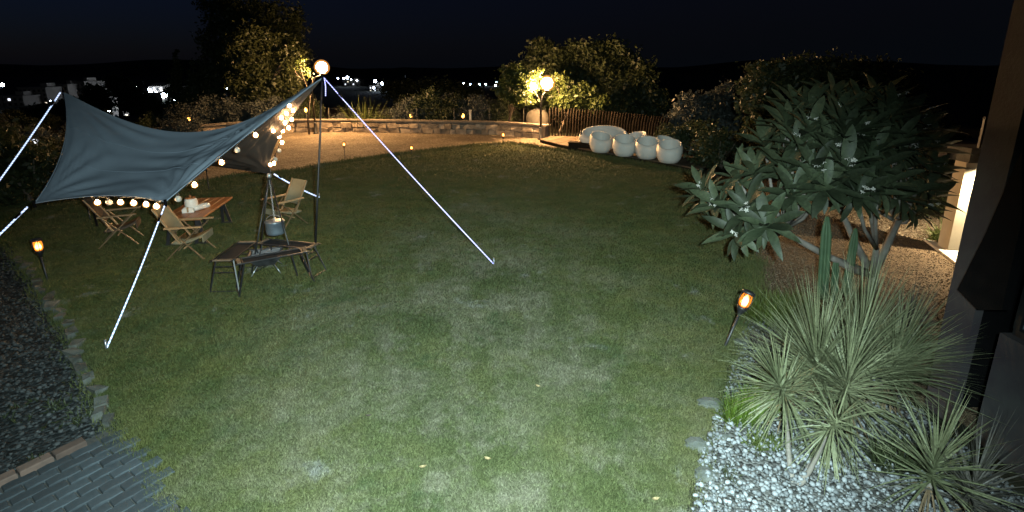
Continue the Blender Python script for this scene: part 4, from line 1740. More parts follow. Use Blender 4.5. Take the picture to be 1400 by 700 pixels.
def tree(name, label, base, blobs, n, size, mat, tr=0.12, cat='tree', group=None, limbs=6, clumps=26, bark='bark', spread=0.22, asp=0.55):
    base = Vector(base)
    o = thing(name, label, cat, base, group=group)
    b = MB()
    cz = sum(c[2] * r[0] for c, r in blobs) / sum(r[0] for c, r in blobs)
    cx = sum(c[0] * r[0] for c, r in blobs) / sum(r[0] for c, r in blobs)
    cy = sum(c[1] * r[0] for c, r in blobs) / sum(r[0] for c, r in blobs)
    topc = Vector((cx, cy, cz))
    fork = base.lerp(topc, 0.55)
    b.tube([base - Vector((0, 0, 0.2)), base.lerp(fork, 0.5) + Vector((tr * .5, 0, 0)), fork, topc], [tr * 1.3, tr, tr * .8, tr * .3], 8)
    for i in range(limbs):
        c, r = blobs[i % len(blobs)]
        e = Vector(c) + Vector([random.uniform(-.6, .6) * r[k] for k in range(3)])
        s = base.lerp(fork, random.uniform(0.7, 1.0))
        m_ = s.lerp(e, 0.5) + Vector((0, 0, 0.1 * (e - s).length))
        b.tube([s, m_, e], [tr * .55, tr * .35, tr * .1], 6)
    b.build('trunk', M[bark], o, True)
    leaf_cloud('crown', blobs, n, size, mat, o, clumps, spread, asp)
    return o


def blob(px, py, Y, rx, rz, ry=None):
    """crown lobe: centre seen at a pixel at distance Y, radii in pixels at that distance"""
    c = on(px, py, Y)
    k = (c - cam.location).length / 700 * 0.97
    k = Y / ray(px, py).y / 700
    return ((c.x, c.y, c.z), (rx * k, (ry or rx) * k, rz * k))


def gz(x, y):
    return terrain_z(x, y)


def base_at(px, Y):
    x = on(px, 150, Y).x
    return (x, Y, gz(x, Y))


bg_ = 'trees beyond the stone wall'
tree('tall_tree', 'tallest dark feathery tree at the left, behind the lamp-lit tree', base_at(310, 35),
     [blob(305, 18, 35, 26, 26), blob(300, 55, 35, 27, 26), blob(318, 95, 35, 34, 34), blob(330, 30, 36, 25, 26), blob(290, 110, 35, 20, 25), blob(392, 40, 37, 22, 32), blob(385, 78, 37, 30, 40), blob(360, 20, 37, 20, 22)], 26000, 0.11, M['leaf_dark'], 0.28, group=bg_, limbs=14, clumps=34)
tree('leafy_tree', 'bushy olive-green tree lit by the lamp above the tarp pole', base_at(365, 29),
     [blob(350, 60, 29, 26, 24), blob(345, 92, 29, 26, 24), blob(372, 75, 29, 20, 30), blob(335, 118, 29, 22, 20), blob(368, 125, 29, 24, 20), blob(403, 85, 28.5, 18, 24), blob(398, 118, 28.5, 18, 22), blob(322, 75, 29.5, 16, 20)], 24000, 0.10, M['leaf_mid'], 0.2, group=bg_, limbs=14, clumps=34)
for (px, pt, pb_, Y, lab) in ((241, 66, 132, 34, 'tallest of the slim pointed conifers left of the big trees'), (263, 86, 140, 33, 'middle slim pointed conifer left of the big trees'), (284, 98, 150, 31, 'shortest slim pointed conifer, next to the big trees')):
    bl = []
    for i in range(6):
        t = i / 5
        bl.append(blob(px + random.uniform(-2, 2), lerp(pt + 4, pb_ + 10, t), Y, 2.5 + 13 * t, 9))
    tree('slim_conifer', lab, base_at(px, Y), bl, 5000, 0.08, M['leaf_mid'] if px > 270 else M['leaf_dark'], 0.10, group=bg_, limbs=3, clumps=20)
tree('round_tree', 'big round dark tree behind the slatted screen', base_at(800, 28.5),
     [blob(745, 98, 28.5, 36, 30), blob(785, 85, 28.5, 36, 26), blob(825, 92, 28.5, 38, 32), blob(862, 118, 28.5, 32, 34), blob(790, 130, 28.5, 50, 32), blob(835, 140, 28, 46, 28), blob(745, 70, 29, 25, 16), blob(885, 145, 28, 24, 28)], 32000, 0.12, M['leaf_dark'], 0.26, group=bg_, limbs=16, clumps=34)
o = tree('small_tree', 'small leaning tree with bright leaves beside the lamp at the screen', tuple(at(690, 181)),
         [blob(702, 105, 22.8, 20, 14), blob(712, 120, 22.6, 22, 16), blob(694, 128, 22.8, 15, 14), blob(728, 112, 22.9, 14, 14), blob(716, 138, 22.8, 16, 8)], 5200, 0.095, M['leaf_fresh'], 0.055, group=bg_, limbs=8, clumps=22)
tree('small_tree', 'young tree with bright leaves right of the lamp at the screen', tuple(Vector((at(763, 184).x, 24.6, 0))),
     [blob(768, 118, 24.6, 18, 14), blob(790, 130, 24.6, 22, 14), blob(775, 140, 24.4, 24, 10), blob(812, 140, 24.6, 18, 12)], 5200, 0.10, M['leaf_fresh'], 0.06, group=bg_, limbs=8, clumps=22)
tree('grey_tree', 'grey-green spreading tree right of the round dark tree', base_at(965, 21),
     [blob(985, 140, 21, 28, 24), blob(955, 152, 21, 26, 22), blob(1000, 165, 21, 24, 24), blob(930, 172, 20.5, 26, 18), blob(972, 180, 20.5, 30, 16)], 15000, 0.085, M['leaf_grey'], 0.16, group=bg_, limbs=10)
tree('dense_bush', 'dark brown-green bush behind the end of the deck', (on(935, 200, 18).x, 18.6, 0),
     [blob(915, 188, 18.6, 20, 16), blob(945, 190, 18.6, 24, 18), blob(970, 195, 18.4, 18, 14)], 9000, 0.06, M['leaf_dark'], 0.08, cat='bush', group='bushes round the garden', limbs=6)
tree('broad_tree', 'broad dark olive tree rising behind the frangipani', base_at(1120, 13.5),
     [blob(1055, 122, 13.5, 42, 36), blob(1095, 110, 13.5, 42, 28), blob(1140, 108, 13.5, 44, 26), blob(1185, 112, 13.8, 40, 24), blob(1222, 124, 14, 32, 22), blob(1060, 150, 13.3, 40, 28), blob(1130, 145, 13.5, 60, 30), blob(1210, 155, 13.8, 40, 30)], 24000, 0.065, M['leaf_dark'], 0.17, group=bg_, limbs=14, clumps=34)
tree('side_tree', 'green leafy tree between the frangipani and the terrace pillar', base_at(1275, 10.5),
     [blob(1265, 185, 10.5, 30, 34), blob(1290, 215, 10.3, 28, 34), blob(1255, 235, 10.5, 34, 34), blob(1285, 258, 10.2, 26, 34), blob(1250, 275, 10.4, 26, 22)], 12000, 0.055, M['leaf_mid'], 0.09, group=bg_, limbs=10)
# bare sapling by the lamp
sap = thing('bare_sapling', 'thin bare sapling in front of the wall by the tarp pole', 'sapling', at(423, 184))
b = MB()
s0 = at(423, 184)
Ys = s0.y
b.tube([s0, on(421, 165, Ys), on(424, 130, Ys), on(416, 110, Ys), on(408, 95, Ys)], [0.05, 0.045, 0.03, 0.018, 0.008], 6)
b.build('stem', M['bark'], sap, True)
for pp in (((421, 165), (427, 150), (430, 138)), ((424, 130), (428, 112), (422, 98)), ((416, 112), (404, 100), (402, 88)), ((420, 120), (412, 98), (411, 84))):
    b = MB()
    b.tube([on(x, y, Ys) for x, y in pp], [0.022, 0.014, 0.005], 5)
    b.build('branch', M['bark'], sap, True)
leaf_cloud('leaves', [blob(411, 86, Ys, 6, 6), blob(404, 92, Ys, 6, 6), blob(420, 100, Ys, 6, 8)], 130, 0.07, M['leaf_fresh'], sap, 8, 0.5)

# shrubs on the slope behind the wall and on the dark left side
shr = []
for v in range(3):
    o = thing('shrub', 'x', 'bush', (0, 0, 0), group='dark shrubs on the slope beyond the wall')
    b = MB()
    for i in range(5):
        a = i * 1.26
        b.tube([(0, 0, -0.2), (math.cos(a) * .2, math.sin(a) * .2, .5), (math.cos(a) * .5, math.sin(a) * .5, 1.1)], [0.05, 0.03, 0.01], 5)
    b.build('stem', M['bark'], o)
    bl = [((random.uniform(-.7, .7), random.uniform(-.5, .5), random.uniform(.5, 1.2)), (random.uniform(.4, .7), .5, random.uniform(.35, .6))) for _ in range(6)]
    leaf_cloud('crown', bl, 4200, 0.06, [M['leaf_dark'], M['leaf_mid'], M['leaf_grey']][v], o, 22)
    shr.append(o)
shr_spots = []


def shrub_at(px, ptop, Yd, lab):
    p = on(px, ptop, Yd)
    s_ = (p.z - gz(p.x, Yd) + 0.1) / 1.62
    if s_ > 0.25:
        shr_spots.append((px, Yd, min(s_, 2.2), lab))


for i in range(34):
    px = lerp(428, 690, (i + random.uniform(-.3, .3)) / 33)
    Yd = (27.5, 30, 34, 40)[i % 4]
    shrub_at(px, random.uniform(128, 148) + (12 if px < 540 else 0), Yd, 'dark shrub in the dense growth between the stone wall and the city lights')
for i in range(14):
    px = lerp(250, 420, i / 13) + random.uniform(-6, 6)
    shrub_at(px, random.uniform(135, 152), (27.5, 30, 33)[i % 3], 'dark shrub behind the stone wall below the tall trees')
for i in range(13):
    px = lerp(-30, 240, i / 12) + random.uniform(-8, 8)
    shrub_at(px, random.uniform(152, 172), (21, 27, 34)[i % 3], 'dark shrub in the growth behind the tarp at the far left')
for i in range(9):
    px = lerp(-60, 48, i / 8)
    shrub_at(px, random.uniform(165, 200), (11.5, 13, 15)[i % 3], 'dark shrub at the left border beside the tarp')
for i in range(5):
    shr_spots.append((lerp(990, 1240, i / 4), random.uniform(15, 17), random.uniform(0.9, 1.2), 'dark shrub behind the frangipani'))
for i, (px, Yd, s_, lab) in enumerate(shr_spots):
    x = on(px, 150, Yd).x
    z = gz(x, Yd) - 0.1
    v = i % 3 if i >= 3 else i
    if i < 3:
        o = shr[i]
        o.location = (x, Yd, z)
        o.rotation_euler = (0, 0, random.uniform(0, 6))
        o.scale = (s_,) * 3
    else:
        o = copy_tree(shr[v], (x, Yd, z), random.uniform(0, 6), scale=(s_ * random.uniform(.9, 1.2), s_, s_ * random.uniform(.85, 1.2)))
    o['label'] = lab


# ------------------------------------------------------------------ blade plants
def blade_fan(c, axis, n, L, w, spread=(10, 100), droop=0.35, seg=6, stem=0.0):
    """long narrow leaves springing from one head; returns vertex and quad arrays"""
    c = Vector(c)
    axis = Vector(axis).normalized()
    x = axis.orthogonal().normalized()
    y = axis.cross(x)
    vs, fs = [], []
    for i in range(n):
        th = R(spread[0] + (spread[1] - spread[0]) * (random.random() ** 0.8))
        ph = random.uniform(0, 2 * math.pi)
        d = axis * math.cos(th) + (x * math.cos(ph) + y * math.sin(ph)) * math.sin(th)
        side = d.cross(Vector((0, 0, 1)))
        side = side.normalized() if side.length > 1e-3 else x
        side = (Matrix.Rotation(random.uniform(-.7, .7), 3, d) @ side)
        ll = L * random.uniform(0.7, 1.1)
        dr = droop * random.uniform(0.3, 1.9) * max(0.15, math.sin(th))
        off_ = axis * (stem * (1 - th / R(max(spread[1], 1))) * random.uniform(0.5, 1.0)) if stem else Vector()
        o = len(vs)
        for k in range(seg + 1):
            t = k / seg
            p = c + off_ + d * (ll * t) - Vector((0, 0, 1)) * (dr * ll * t * t)
            ww = w * (0.65 + 0.7 * t if t < 0.35 else (1.0 - t) / 0.65 * 0.9 + 0.02) * 0.5
            up = side.cross(d)
            vs += [p - side * ww + up * ww * 0.3, p, p + side * ww + up * ww * 0.3]
        for k in range(seg):
            a = o + 3 * k
            fs += [(a, a + 1, a + 4, a + 3), (a + 1, a + 2, a + 5, a + 4)]
    return vs, fs


def spiky(name, label, base, heads, mat, cat='plant', group='spiky plants of the pebble bed', stem_mat='greybark'):
    base = Vector(base)
    o = thing(name, label, cat, base, group=group)
    for (hp, axis, n, L_, w_, spread, droop) in heads:
        hp = Vector(hp)
        if hp.z > 0.12:
            b = MB()
            m_ = base.lerp(hp, 0.5) + Vector((0, 0, -0.08))
            b.tube([base - Vector((0, 0, .03)), m_, hp], [0.026, 0.02, 0.016], 7)
            b.build('stem', M[stem_mat], o, True)
        b = MB()
        v_, f_ = blade_fan(hp, axis, n, L_, w_, spread, droop, stem=0.26)
        b.add(v_, f_)
        b.build('leaf_head', mat, o, True)
        b = MB()
        v_, f_ = blade_fan(hp - Vector(axis).normalized() * 0.02, axis, max(10, n // 9), L_ * 0.75, w_ * 0.9, (95, 150), 0.9)
        b.add(v_, f_)
        b.build('dead_leaves', M['leaf_dead'], o, True)
    return o


base1 = at(1085, 672)
spiky('spiky_plant', 'largest spiky plant with several pale green heads on bare stems in the white pebbles', base1, [
    (on(1132, 592, 3.42), (0.05, -0.3, 0.8), 120, 0.46, 0.015, (15, 150), 0.40),
    (on(1075, 545, 3.80), (-0.45, -0.05, 0.8), 230, 0.60, 0.014, (5, 105), 0.22),
    (on(1155, 545, 3.80), (0.05, 0.1, 1), 300, 0.74, 0.015, (4, 105), 0.22)], M['leaf_drac'])
spiky('spiky_plant', 'tall upright spiky plant with silvery blades rising behind the largest one', at(1150, 580), [
    (on(1120, 520, 4.1), (-0.22, 0.05, 1), 380, 0.92, 0.014, (3, 78), 0.2),
    (on(1170, 505, 4.2), (0.02, 0.05, 1), 420, 1.02, 0.014, (2, 66), 0.2),
    (on(1212, 520, 4.1), (0.25, 0, 1), 280, 0.84, 0.014, (4, 80), 0.25)], M['leaf_drac'])
spiky('spiky_plant', 'darker spiky plant between the silvery one and the boardwalk', at(1228, 500), [
    (on(1232, 470, 5.0), (0.3, 0.1, 0.9), 200, 0.66, 0.013, (6, 100), 0.3)], M['leaf_drac_dark'])
spiky('spiky_plant', 'spiky plant with stiff upright blades in front of the house wall', at(1262, 700), [
    (on(1272, 660, 2.98), (0.08, 0.1, 1), 120, 0.58, 0.016, (3, 95), 0.18)], M['leaf_drac'])
spiky('spiky_plant', 'reddish-brown spiky plant in the bottom right corner by the house wall', at(1330, 715), [
    (on(1322, 690, 2.9), (0.2, 0.1, 1), 130, 0.56, 0.014, (4, 90), 0.22)], M['leaf_drac_dark'])


def tuft(label, px, n, L_, w_, mat, rad, name='grass_tuft', spread=(2, 38)):
    c = at(*px)
    o = thing(name, label, 'grass tuft', c, group='grass tufts of the planting bed')
    vs, fs = [], []
    for i in range(int(n / 6)):
        a, r = random.uniform(0, 6.28), rad * math.sqrt(random.random())
        v_, f_ = blade_fan(c + Vector((math.cos(a) * r, math.sin(a) * r * .7, 0.01)), (math.cos(a) * .25, math.sin(a) * .25, 1), 6, L_, w_, spread, 0.3, 4)
        k_ = len(vs)
        vs += v_
        fs += [tuple(j + k_ for j in f) for f in f_]
    b = MB()
    b.add(vs, fs)
    bl_ = b.build('blades', mat, o, True)
    bl_['kind'] = 'stuff'
    return o


tuft('bright lime-green grass tuft beside the white pebbles at the lawn edge', (1014, 580), 420, 0.30, 0.010, M['leaf_lime'], 0.13)
tuft('bright lime-green grass tuft behind the first, against the spiky plant', (1048, 562), 360, 0.30, 0.010, M['leaf_lime'], 0.16)
tuft('wide olive-green grass tuft near the leaning torch', (1066, 440), 1000, 0.40, 0.010, M['leaf_lime2'], 0.38)
tuft('thin dark grass tuft among pebbles behind the leaning torch', (1052, 478), 200, 0.25, 0.009, M['leaf_drac_dark'], 0.16, spread=(4, 60))
tuft('low striped tuft at the edge of the white pebbles below the lime grass', (1042, 612), 130, 0.17, 0.016, M['leaf_olive'], 0.12, spread=(10, 80))
tuft('dark green strap-leaved tuft left of the upright spiky plant by the house', (1222, 640), 220, 0.30, 0.014, M['leaf_dark'], 0.16)
tuft('low green weed tuft in the pebbles near the lawn corner', (1000, 652), 60, 0.09, 0.010, M['leaf_mid'], 0.10, spread=(10, 80))
tuft('pale grass tuft beside the terrace pillar', (1292, 330), 160, 0.45, 0.02, M['leaf_olive'], 0.2, spread=(4, 55))
tuft('tall reed tuft with arching blades behind the stone wall', (497, 179), 130, 1.9, 0.03, M['leaf_olive'], 0.6, 'reed_tuft', (4, 40))

tuft('small dark weed on the gravel bed, beside the red bricks', (50, 634), 40, 0.10, 0.012, M['leaf_dark'], 0.06, 'weed', (10, 80))
tuft('dark weed patch in the middle of the left gravel bed', (62, 560), 140, 0.09, 0.012, M['leaf_dark'], 0.32, 'weed', (10, 85))
tuft('dark weed patch on the left gravel bed nearer the lawn', (92, 575), 90, 0.08, 0.012, M['leaf_dark'], 0.2, 'weed', (10, 85))
for px, s_, lab in (((970, 556), 0.13, 'largest dark edging rock between lawn and pebbles, below the lime grass'), ((950, 612), 0.10, 'flat dark edging rock between lawn and pebbles'), ((962, 652), 0.085, 'dark rounded rock at the lawn corner of the pebble bed'), ((985, 600), 0.07, 'small brownish rock just inside the pebble bed'), ((1012, 470), 0.09, 'dark rock at the lawn edge beside the leaning torch')):
    c = at(*px)
    b = MB()
    sv, sf = STONES[int(px[0]) % 6]
    b.add([(c.x + v[0] * s_ * 1.2, c.y + v[1] * s_, 0.02 + v[2] * s_ * 0.7) for v in sv], [tuple(int(j) for j in f) for f in sf])
    o = put('edging_rock', b.mesh('edging_rock', c), M['edgedark'])
    o.location = c
    tag(o, lab, 'rock', 'rocks between lawn and pebbles')

# columnar cacti
for px, top_, r, lab in (((1124, 412), (1131, 296), 0.078, 'tall ribbed cactus column, left of the pair under the frangipani'), ((1156, 402), (1170, 312), 0.064, 'ribbed cactus column leaning right, under the frangipani'),
                        ((1140, 414), (1143, 352), 0.052, 'short ribbed cactus column in front of the pair')):
    p = at(*px)
    tp_ = on(top_[0], top_[1], p.y + 0.05)
    o = thing('cactus', lab, 'cactus', p, group='cactus columns')
    vs, fs = [], []
    n, m_ = 24, 10
    for i in range(m_ + 1):
        t = i / m_
        c = p.lerp(tp_, t)
        k_ = r * (1 - 0.12 * t) * (1 if t < 0.9 else 0.75 if t < 0.99 else 0.35)
        for k in range(n):
            a = 2 * math.pi * k / n
            rr = k_ * (1.0 if k % 4 in (0,) else 0.66 if k % 4 == 2 else 0.80)
            vs.append(c + Vector((math.cos(a) * rr, math.sin(a) * rr, 0)))
    for i in range(m_):
        for k in range(n):
            k2 = (k + 1) % n
            fs.append((i * n + k, i * n + k2, (i + 1) * n + k2, (i + 1) * n + k))
    fs.append(tuple(m_ * n + k for k in range(n)))
    b = MB()
    b.add(vs, fs, True)
    b.build('stem', M['cactus'], o, True)

# ------------------------------------------------------------------ frangipani
fbz = at(1188, 402)
fr_ = thing('frangipani_tree', 'wide frangipani tree with long glossy leaves and white flowers', 'tree', fbz)


def leaf_shape(droop):
    vs, fs = [], []
    seg = 8
    for k in range(seg + 1):
        t = k / seg
        w_ = 0.125 * math.sin(math.pi * min(1, t ** 1.15 * 0.96 + 0.04)) ** 0.75
        if k == seg:
            w_ = 0.004
        x = t
        z = -droop * t * t
        wv = 0.012 * math.sin(t * 9 + droop * 20)
        vs += [(x - .25 * droop * t * t, -w_, z + w_ * 0.3 + wv), (x - .25 * droop * t * t, 0, z), (x - .25 * droop * t * t, w_, z + w_ * 0.3 - wv)]
    for k in range(seg):
        a = 3 * k
        fs += [(a, a + 3, a + 4, a + 1), (a + 1, a + 4, a + 5, a + 2)]
    b = MB()
    b.add(vs, fs, True)
    me = b.mesh('leaf')
    me.materials.append(M['leaf_plum'])
    return me


LM = [leaf_shape(d) for d in (0.18, 0.36, 0.58)]
crown_c = Vector((4.15, 7.0, 1.45))
tips = []
# outer dome of shoots
lobes_px = [(1178, 150, 6.9), (1215, 160, 7.1), (1240, 190, 7.2), (1145, 165, 6.5), (1110, 155, 6.9), (1075, 178, 6.8), (1050, 205, 6.9), (1090, 200, 6.3), (1130, 205, 6.1), (1170, 195, 6.2),
            (1205, 205, 6.3), (1235, 235, 6.5), (1255, 262, 6.9), (1185, 240, 5.9), (1150, 235, 5.8), (1115, 240, 5.9), (1075, 235, 6.2), (1035, 240, 6.6), (1005, 248, 6.8), (965, 262, 7.0),
            (985, 285, 6.7), (1025, 290, 6.2), (1010, 320, 6.3), (1045, 310, 5.9), (1085, 268, 5.9), (1132, 262, 5.7), (1168, 268, 5.7), (1195, 262, 5.8),
            (1225, 275, 6.3), (1248, 292, 6.7), (1270, 250, 7.4), (1160, 175, 7.8), (1100, 190, 8.0), (1200, 185, 8.0), (1060, 230, 7.9), (1140, 140, 7.4), (1195, 140, 7.5), (1225, 220, 7.9), (1120, 175, 7.5),
            (1010, 270, 7.8), (1100, 255, 7.3), (1180, 260, 7.2), (1262, 215, 7.5), (958, 275, 7.4), (1070, 160, 7.5), (1212, 150, 6.6), (1232, 172, 6.7), (1248, 205, 6.7), (1262, 238, 6.9), (1205, 172, 6.4), (1222, 198, 6.3), (1190, 215, 6.0), (1150, 190, 6.1), (1110, 185, 6.3), (1262, 272, 7.0)]
for px, py, Yd in lobes_px:
    tips.append(on(px + random.uniform(-5, 5), py + random.uniform(-4, 4), Yd))
    if py < 215:
        tips.append(on(px + random.uniform(-22, 22), py + random.uniform(-8, 16), Yd + random.uniform(-.1, .55)))
# limbs: trunk forks and curves up to every shoot
b = MB()
f1 = fbz + Vector((0.0, 0.0, 0.32))
b.tube([fbz - Vector((0, 0, .1)), fbz + Vector((0.02, 0, .16)), f1], [0.085, 0.07, 0.065], 9)
b.build('trunk', M['greybark'], fr_, True)
hubs = [f1 + Vector((-0.75, -0.25, 0.30)), f1 + Vector((0.22, 0.0, 0.75)), f1 + Vector((-1.25, 0.1, 0.55)), f1 + Vector((-0.35, 0.35, 0.8)), f1 + Vector((0.5, 0.4, 0.6)), f1 + Vector((-0.35, -0.45, 0.5))]
for h_ in hubs:
    b = MB()
    m_ = f1.lerp(h_, 0.5) + Vector((0, 0, -0.06))
    b.tube([f1 - Vector((0, 0, .04)), m_, h_], [0.055, 0.045, 0.036], 8)
    b.build('limb', M['greybark'], fr_, True)
for t in tips:
    h_ = min(hubs, key=lambda q: (q - t).length)
    m_ = h_.lerp(t, 0.55) + Vector((0, 0, -0.10))
    b = MB()
    b.tube([h_, m_, t], [0.028, 0.022, 0.02], 6)
    b.build('branch', M['greybark'], fr_, True)
leaves = []
for t in tips:
    ax = (t - (crown_c - Vector((0, 0, 0.7)))).normalized() * 0.7 + Vector((0, 0, 0.55))
    ax.normalize()
    x = ax.orthogonal().normalized()
    y = ax.cross(x)
    nl = random.randint(14, 21)
    ph = random.uniform(0, 6)
    for i in range(nl):
        ph += 2.4
        f = i / nl
        th = R(24 + 106 * f + random.uniform(-8, 8))
        d = ax * math.cos(th) + (x * math.cos(ph) + y * math.sin(ph)) * math.sin(th)
        side = d.cross(ax).normalized()
        up = side.cross(d).normalized()
        # the upper face looks to the shoot's axis
        if up.dot(ax) < 0:
            side, up = -side, -up
        s_ = random.uniform(0.36, 0.52) * (0.65 + 0.45 * math.sin(math.pi * min(1, f + .25)))
        mt = Matrix((d, up.cross(d), up)).transposed().to_4x4()
        mt = Matrix.Translation(t + ax * (0.05 * (1 - f) - 0.02)) @ mt @ Matrix.Diagonal((s_, s_ * random.uniform(.85, 1.1), s_, 1))
        leaves.append((mt, i % 3 if f > .4 else 0))
# the leaves nearest the camera are pieces of their own, the rest one part
leaves.sort(key=lambda q: (q[0].translation - cam.location).length)
inv = Matrix.Translation(-fbz)
for mt, v in leaves[:300]:
    o = put('leaf', LM[v], None, fr_)
    o.matrix_local = inv @ mt
lv, lf = [], []
for mt, v in leaves[300:]:
    me = LM[v]
    k_ = len(lv)
    m2 = inv @ mt
    lv += [m2 @ q.co for q in me.vertices]
    lf += [tuple(j + k_ for j in p.vertices) for p in me.polygons]
b = MB()
b.add(lv, lf, True)
o = b.build('leaves', M['leaf_plum'], fr_)
o['kind'] = 'stuff'
# flower clusters
fb_ = MB()
for k in range(5):
    a = k * 2 * math.pi / 5
    d = Vector((math.cos(a), math.sin(a), 0))
    s_ = Vector((-d.y, d.x, 0))
    fb_.add([(0, 0, 0), d * .022 + s_ * .012 + Vector((0, 0, .008)), d * .042 + Vector((0, 0, .006)), d * .026 - s_ * .010 + Vector((0, 0, .012))], [(0, 1, 2, 3)])
fb_.tube([(0, 0, -.03), (0, 0, 0)], [0.003, 0.005], 5)
FM = fb_.mesh('flower')
FM.materials.append(M['petal'])
for i, t in enumerate(tips):
    if random.random() < 0.30:
        ax = (t - crown_c).normalized() * 0.6 + Vector((0, -0.3, 0.5))
        ax.normalize()
        c = t + ax * 0.20
        for k in range(random.randint(2, 5)):
            o = put('flower', FM, None, fr_)
            o.location = c + Vector([random.uniform(-.06, .06) for _ in range(3)]) - fbz
            o.rotation_euler = (random.uniform(-.3, 1.3), random.uniform(-.6, .6), random.uniform(0, 6))
            o.scale = (0.8,) * 3

# blue garden spot by the pillar
q = at(1338, 335)
o = thing('spike_light', 'small blue-white garden spike light behind the terrace pillar', 'garden light', q)
b = MB()
b.tube([(0, 0, 0), (0, 0, 0.14)], 0.012, 6)
b.build('spike', M['black'], o)
b = MB()
b.lathe([(0.02, 0.14), (0.045, 0.16), (0.05, 0.2), (0.03, 0.22)], n=10)
b.build('lens', M['bluespot'], o)
# a few fallen leaves on the lawn
for i, (px, py, lab) in enumerate(((578, 638, 'tan dry leaf lying on the front lawn'), (667, 627, 'small pale leaf lying on the front lawn'), (896, 682, 'curled dry leaf near the pebble bed'), (504, 568, 'dark dry leaf on the worn patch of lawn'), (736, 528, 'pale twig leaf right of the middle of the lawn'))):
    q = at(px, py, 0.055)
    b = MB()
    L_ = 0.03
    b.add([(-L_, 0, 0.008), (-L_ * .3, .013, 0), (L_ * .5, .012, .004), (L_, 0, .014), (L_ * .4, -.013, .006), (-L_ * .4, -.012, .003), (0, 0, -.004)],
          [(0, 6, 1), (1, 6, 2), (2, 6, 3), (3, 6, 4), (4, 6, 5), (5, 6, 0)])
    o = b.build('fallen_leaf', pm('dry_leaf_%d' % i, (0.26, 0.20, 0.10) if i != 3 else (0.05, 0.04, 0.03), None, 30, 0.8))
    o.location = q
    o.rotation_euler = (0.1, 0.1, random.uniform(0, 6))
    tag(o, lab, 'leaf', 'fallen leaves on the lawn')

# ------------------------------------------------------------------ wire fence and tank behind the wall
wf = thing('wire_fence', 'thin wire fence on slim posts behind the stone wall', 'fence', (-3.5, 26, 0))
fp = [on(x, 160, 26.3) * Vector((1, 0, 0)).x if False else Vector((on(x, 160, 26.3).x, 26.3, gz(on(x, 160, 26.3).x, 26.3))) for x in (450, 505, 570, 621, 669, 716, 745)]
for p in fp:
    b = MB()
    b.tube([p - Vector((0, 0, .2)), p + Vector((0, 0, 1.1))], 0.02, 6)
    b.build('post', M['wire'], wf, True)
for z in (0.5, 0.8, 1.06):
    b = MB()
    b.tube([p + Vector((0, 0, z)) for p in fp], 0.003, 4)
    b.build('wire', M['wire'], wf, True)
q = Vector((on(643, 160, 25.9).x, 25.9, 0))
o = thing('marker_post', 'pale square marker post standing behind the stone wall', 'post', q)
b = MB()
b.box((0, 0, .45), (0.11, 0.11, 1.1))
b.build('shaft', M['cream'], o)
b = MB()
b.chamfer((0, 0, 1.02), (0.14, 0.14, 0.05), 0.02)
b.build('cap', M['cream'], o)
q = Vector((on(735, 160, 24.6).x, 24.9, 0))
o = thing('water_tank', 'pale rounded water tank behind the wall next to the lamp post', 'tank', q)
b = MB()
b.lathe([(0.52, 0.0), (0.55, 0.05), (0.55, 0.75), (0.50, 0.95), (0.34, 1.10), (0.12, 1.15)], n=24)
b.build('shell', M['tank'], o)
b = MB()
b.lathe([(0.16, 1.13), (0.17, 1.15), (0.16, 1.19), (0.05, 1.20)], n=16)
b.build('lid', M['black'], o)

# ------------------------------------------------------------------ the city below
def amber(px, py, Y, lab, mat='amber'):
    p = on(px, py, Y)
    z = gz(p.x, p.y)
    o = thing('path_light', lab, 'path light', (p.x, p.y, z), group='small lights in the growth round the garden')
    b = MB()
    b.tube([(0, 0, -.1), (0, 0, max(p.z - z - .1, 0.05))], 0.02, 5)
    b.build('stem', M['black'], o)
    b = MB()
    hh = max(p.z - z, 0.15)
    b.lathe([(0.03, hh - .12), (0.07, hh - .06), (0.07, hh + .03), (0.02, hh + .1)], n=8)
    b.build('lens', M[mat], o)


amber(258, 162, 27, 'small amber light beyond the wall left of the tall trees')
amber(37, 212, 14, 'small amber light in the dark growth at the far left')
amber(562, 158, 27, 'small amber light beyond the wall under the dark shrubs')
amber(633, 158, 27, 'small amber light beyond the wall beside the pale marker post')
amber(48, 193, 15, 'small white light in the dark growth left of the tarp, the upper one', 'winlit')
amber(57, 206, 14, 'small white light in the dark growth left of the tarp, the lower one', 'winlit')
amber(418, 150, 27, 'small amber light seen between the tarp pole and sapling')


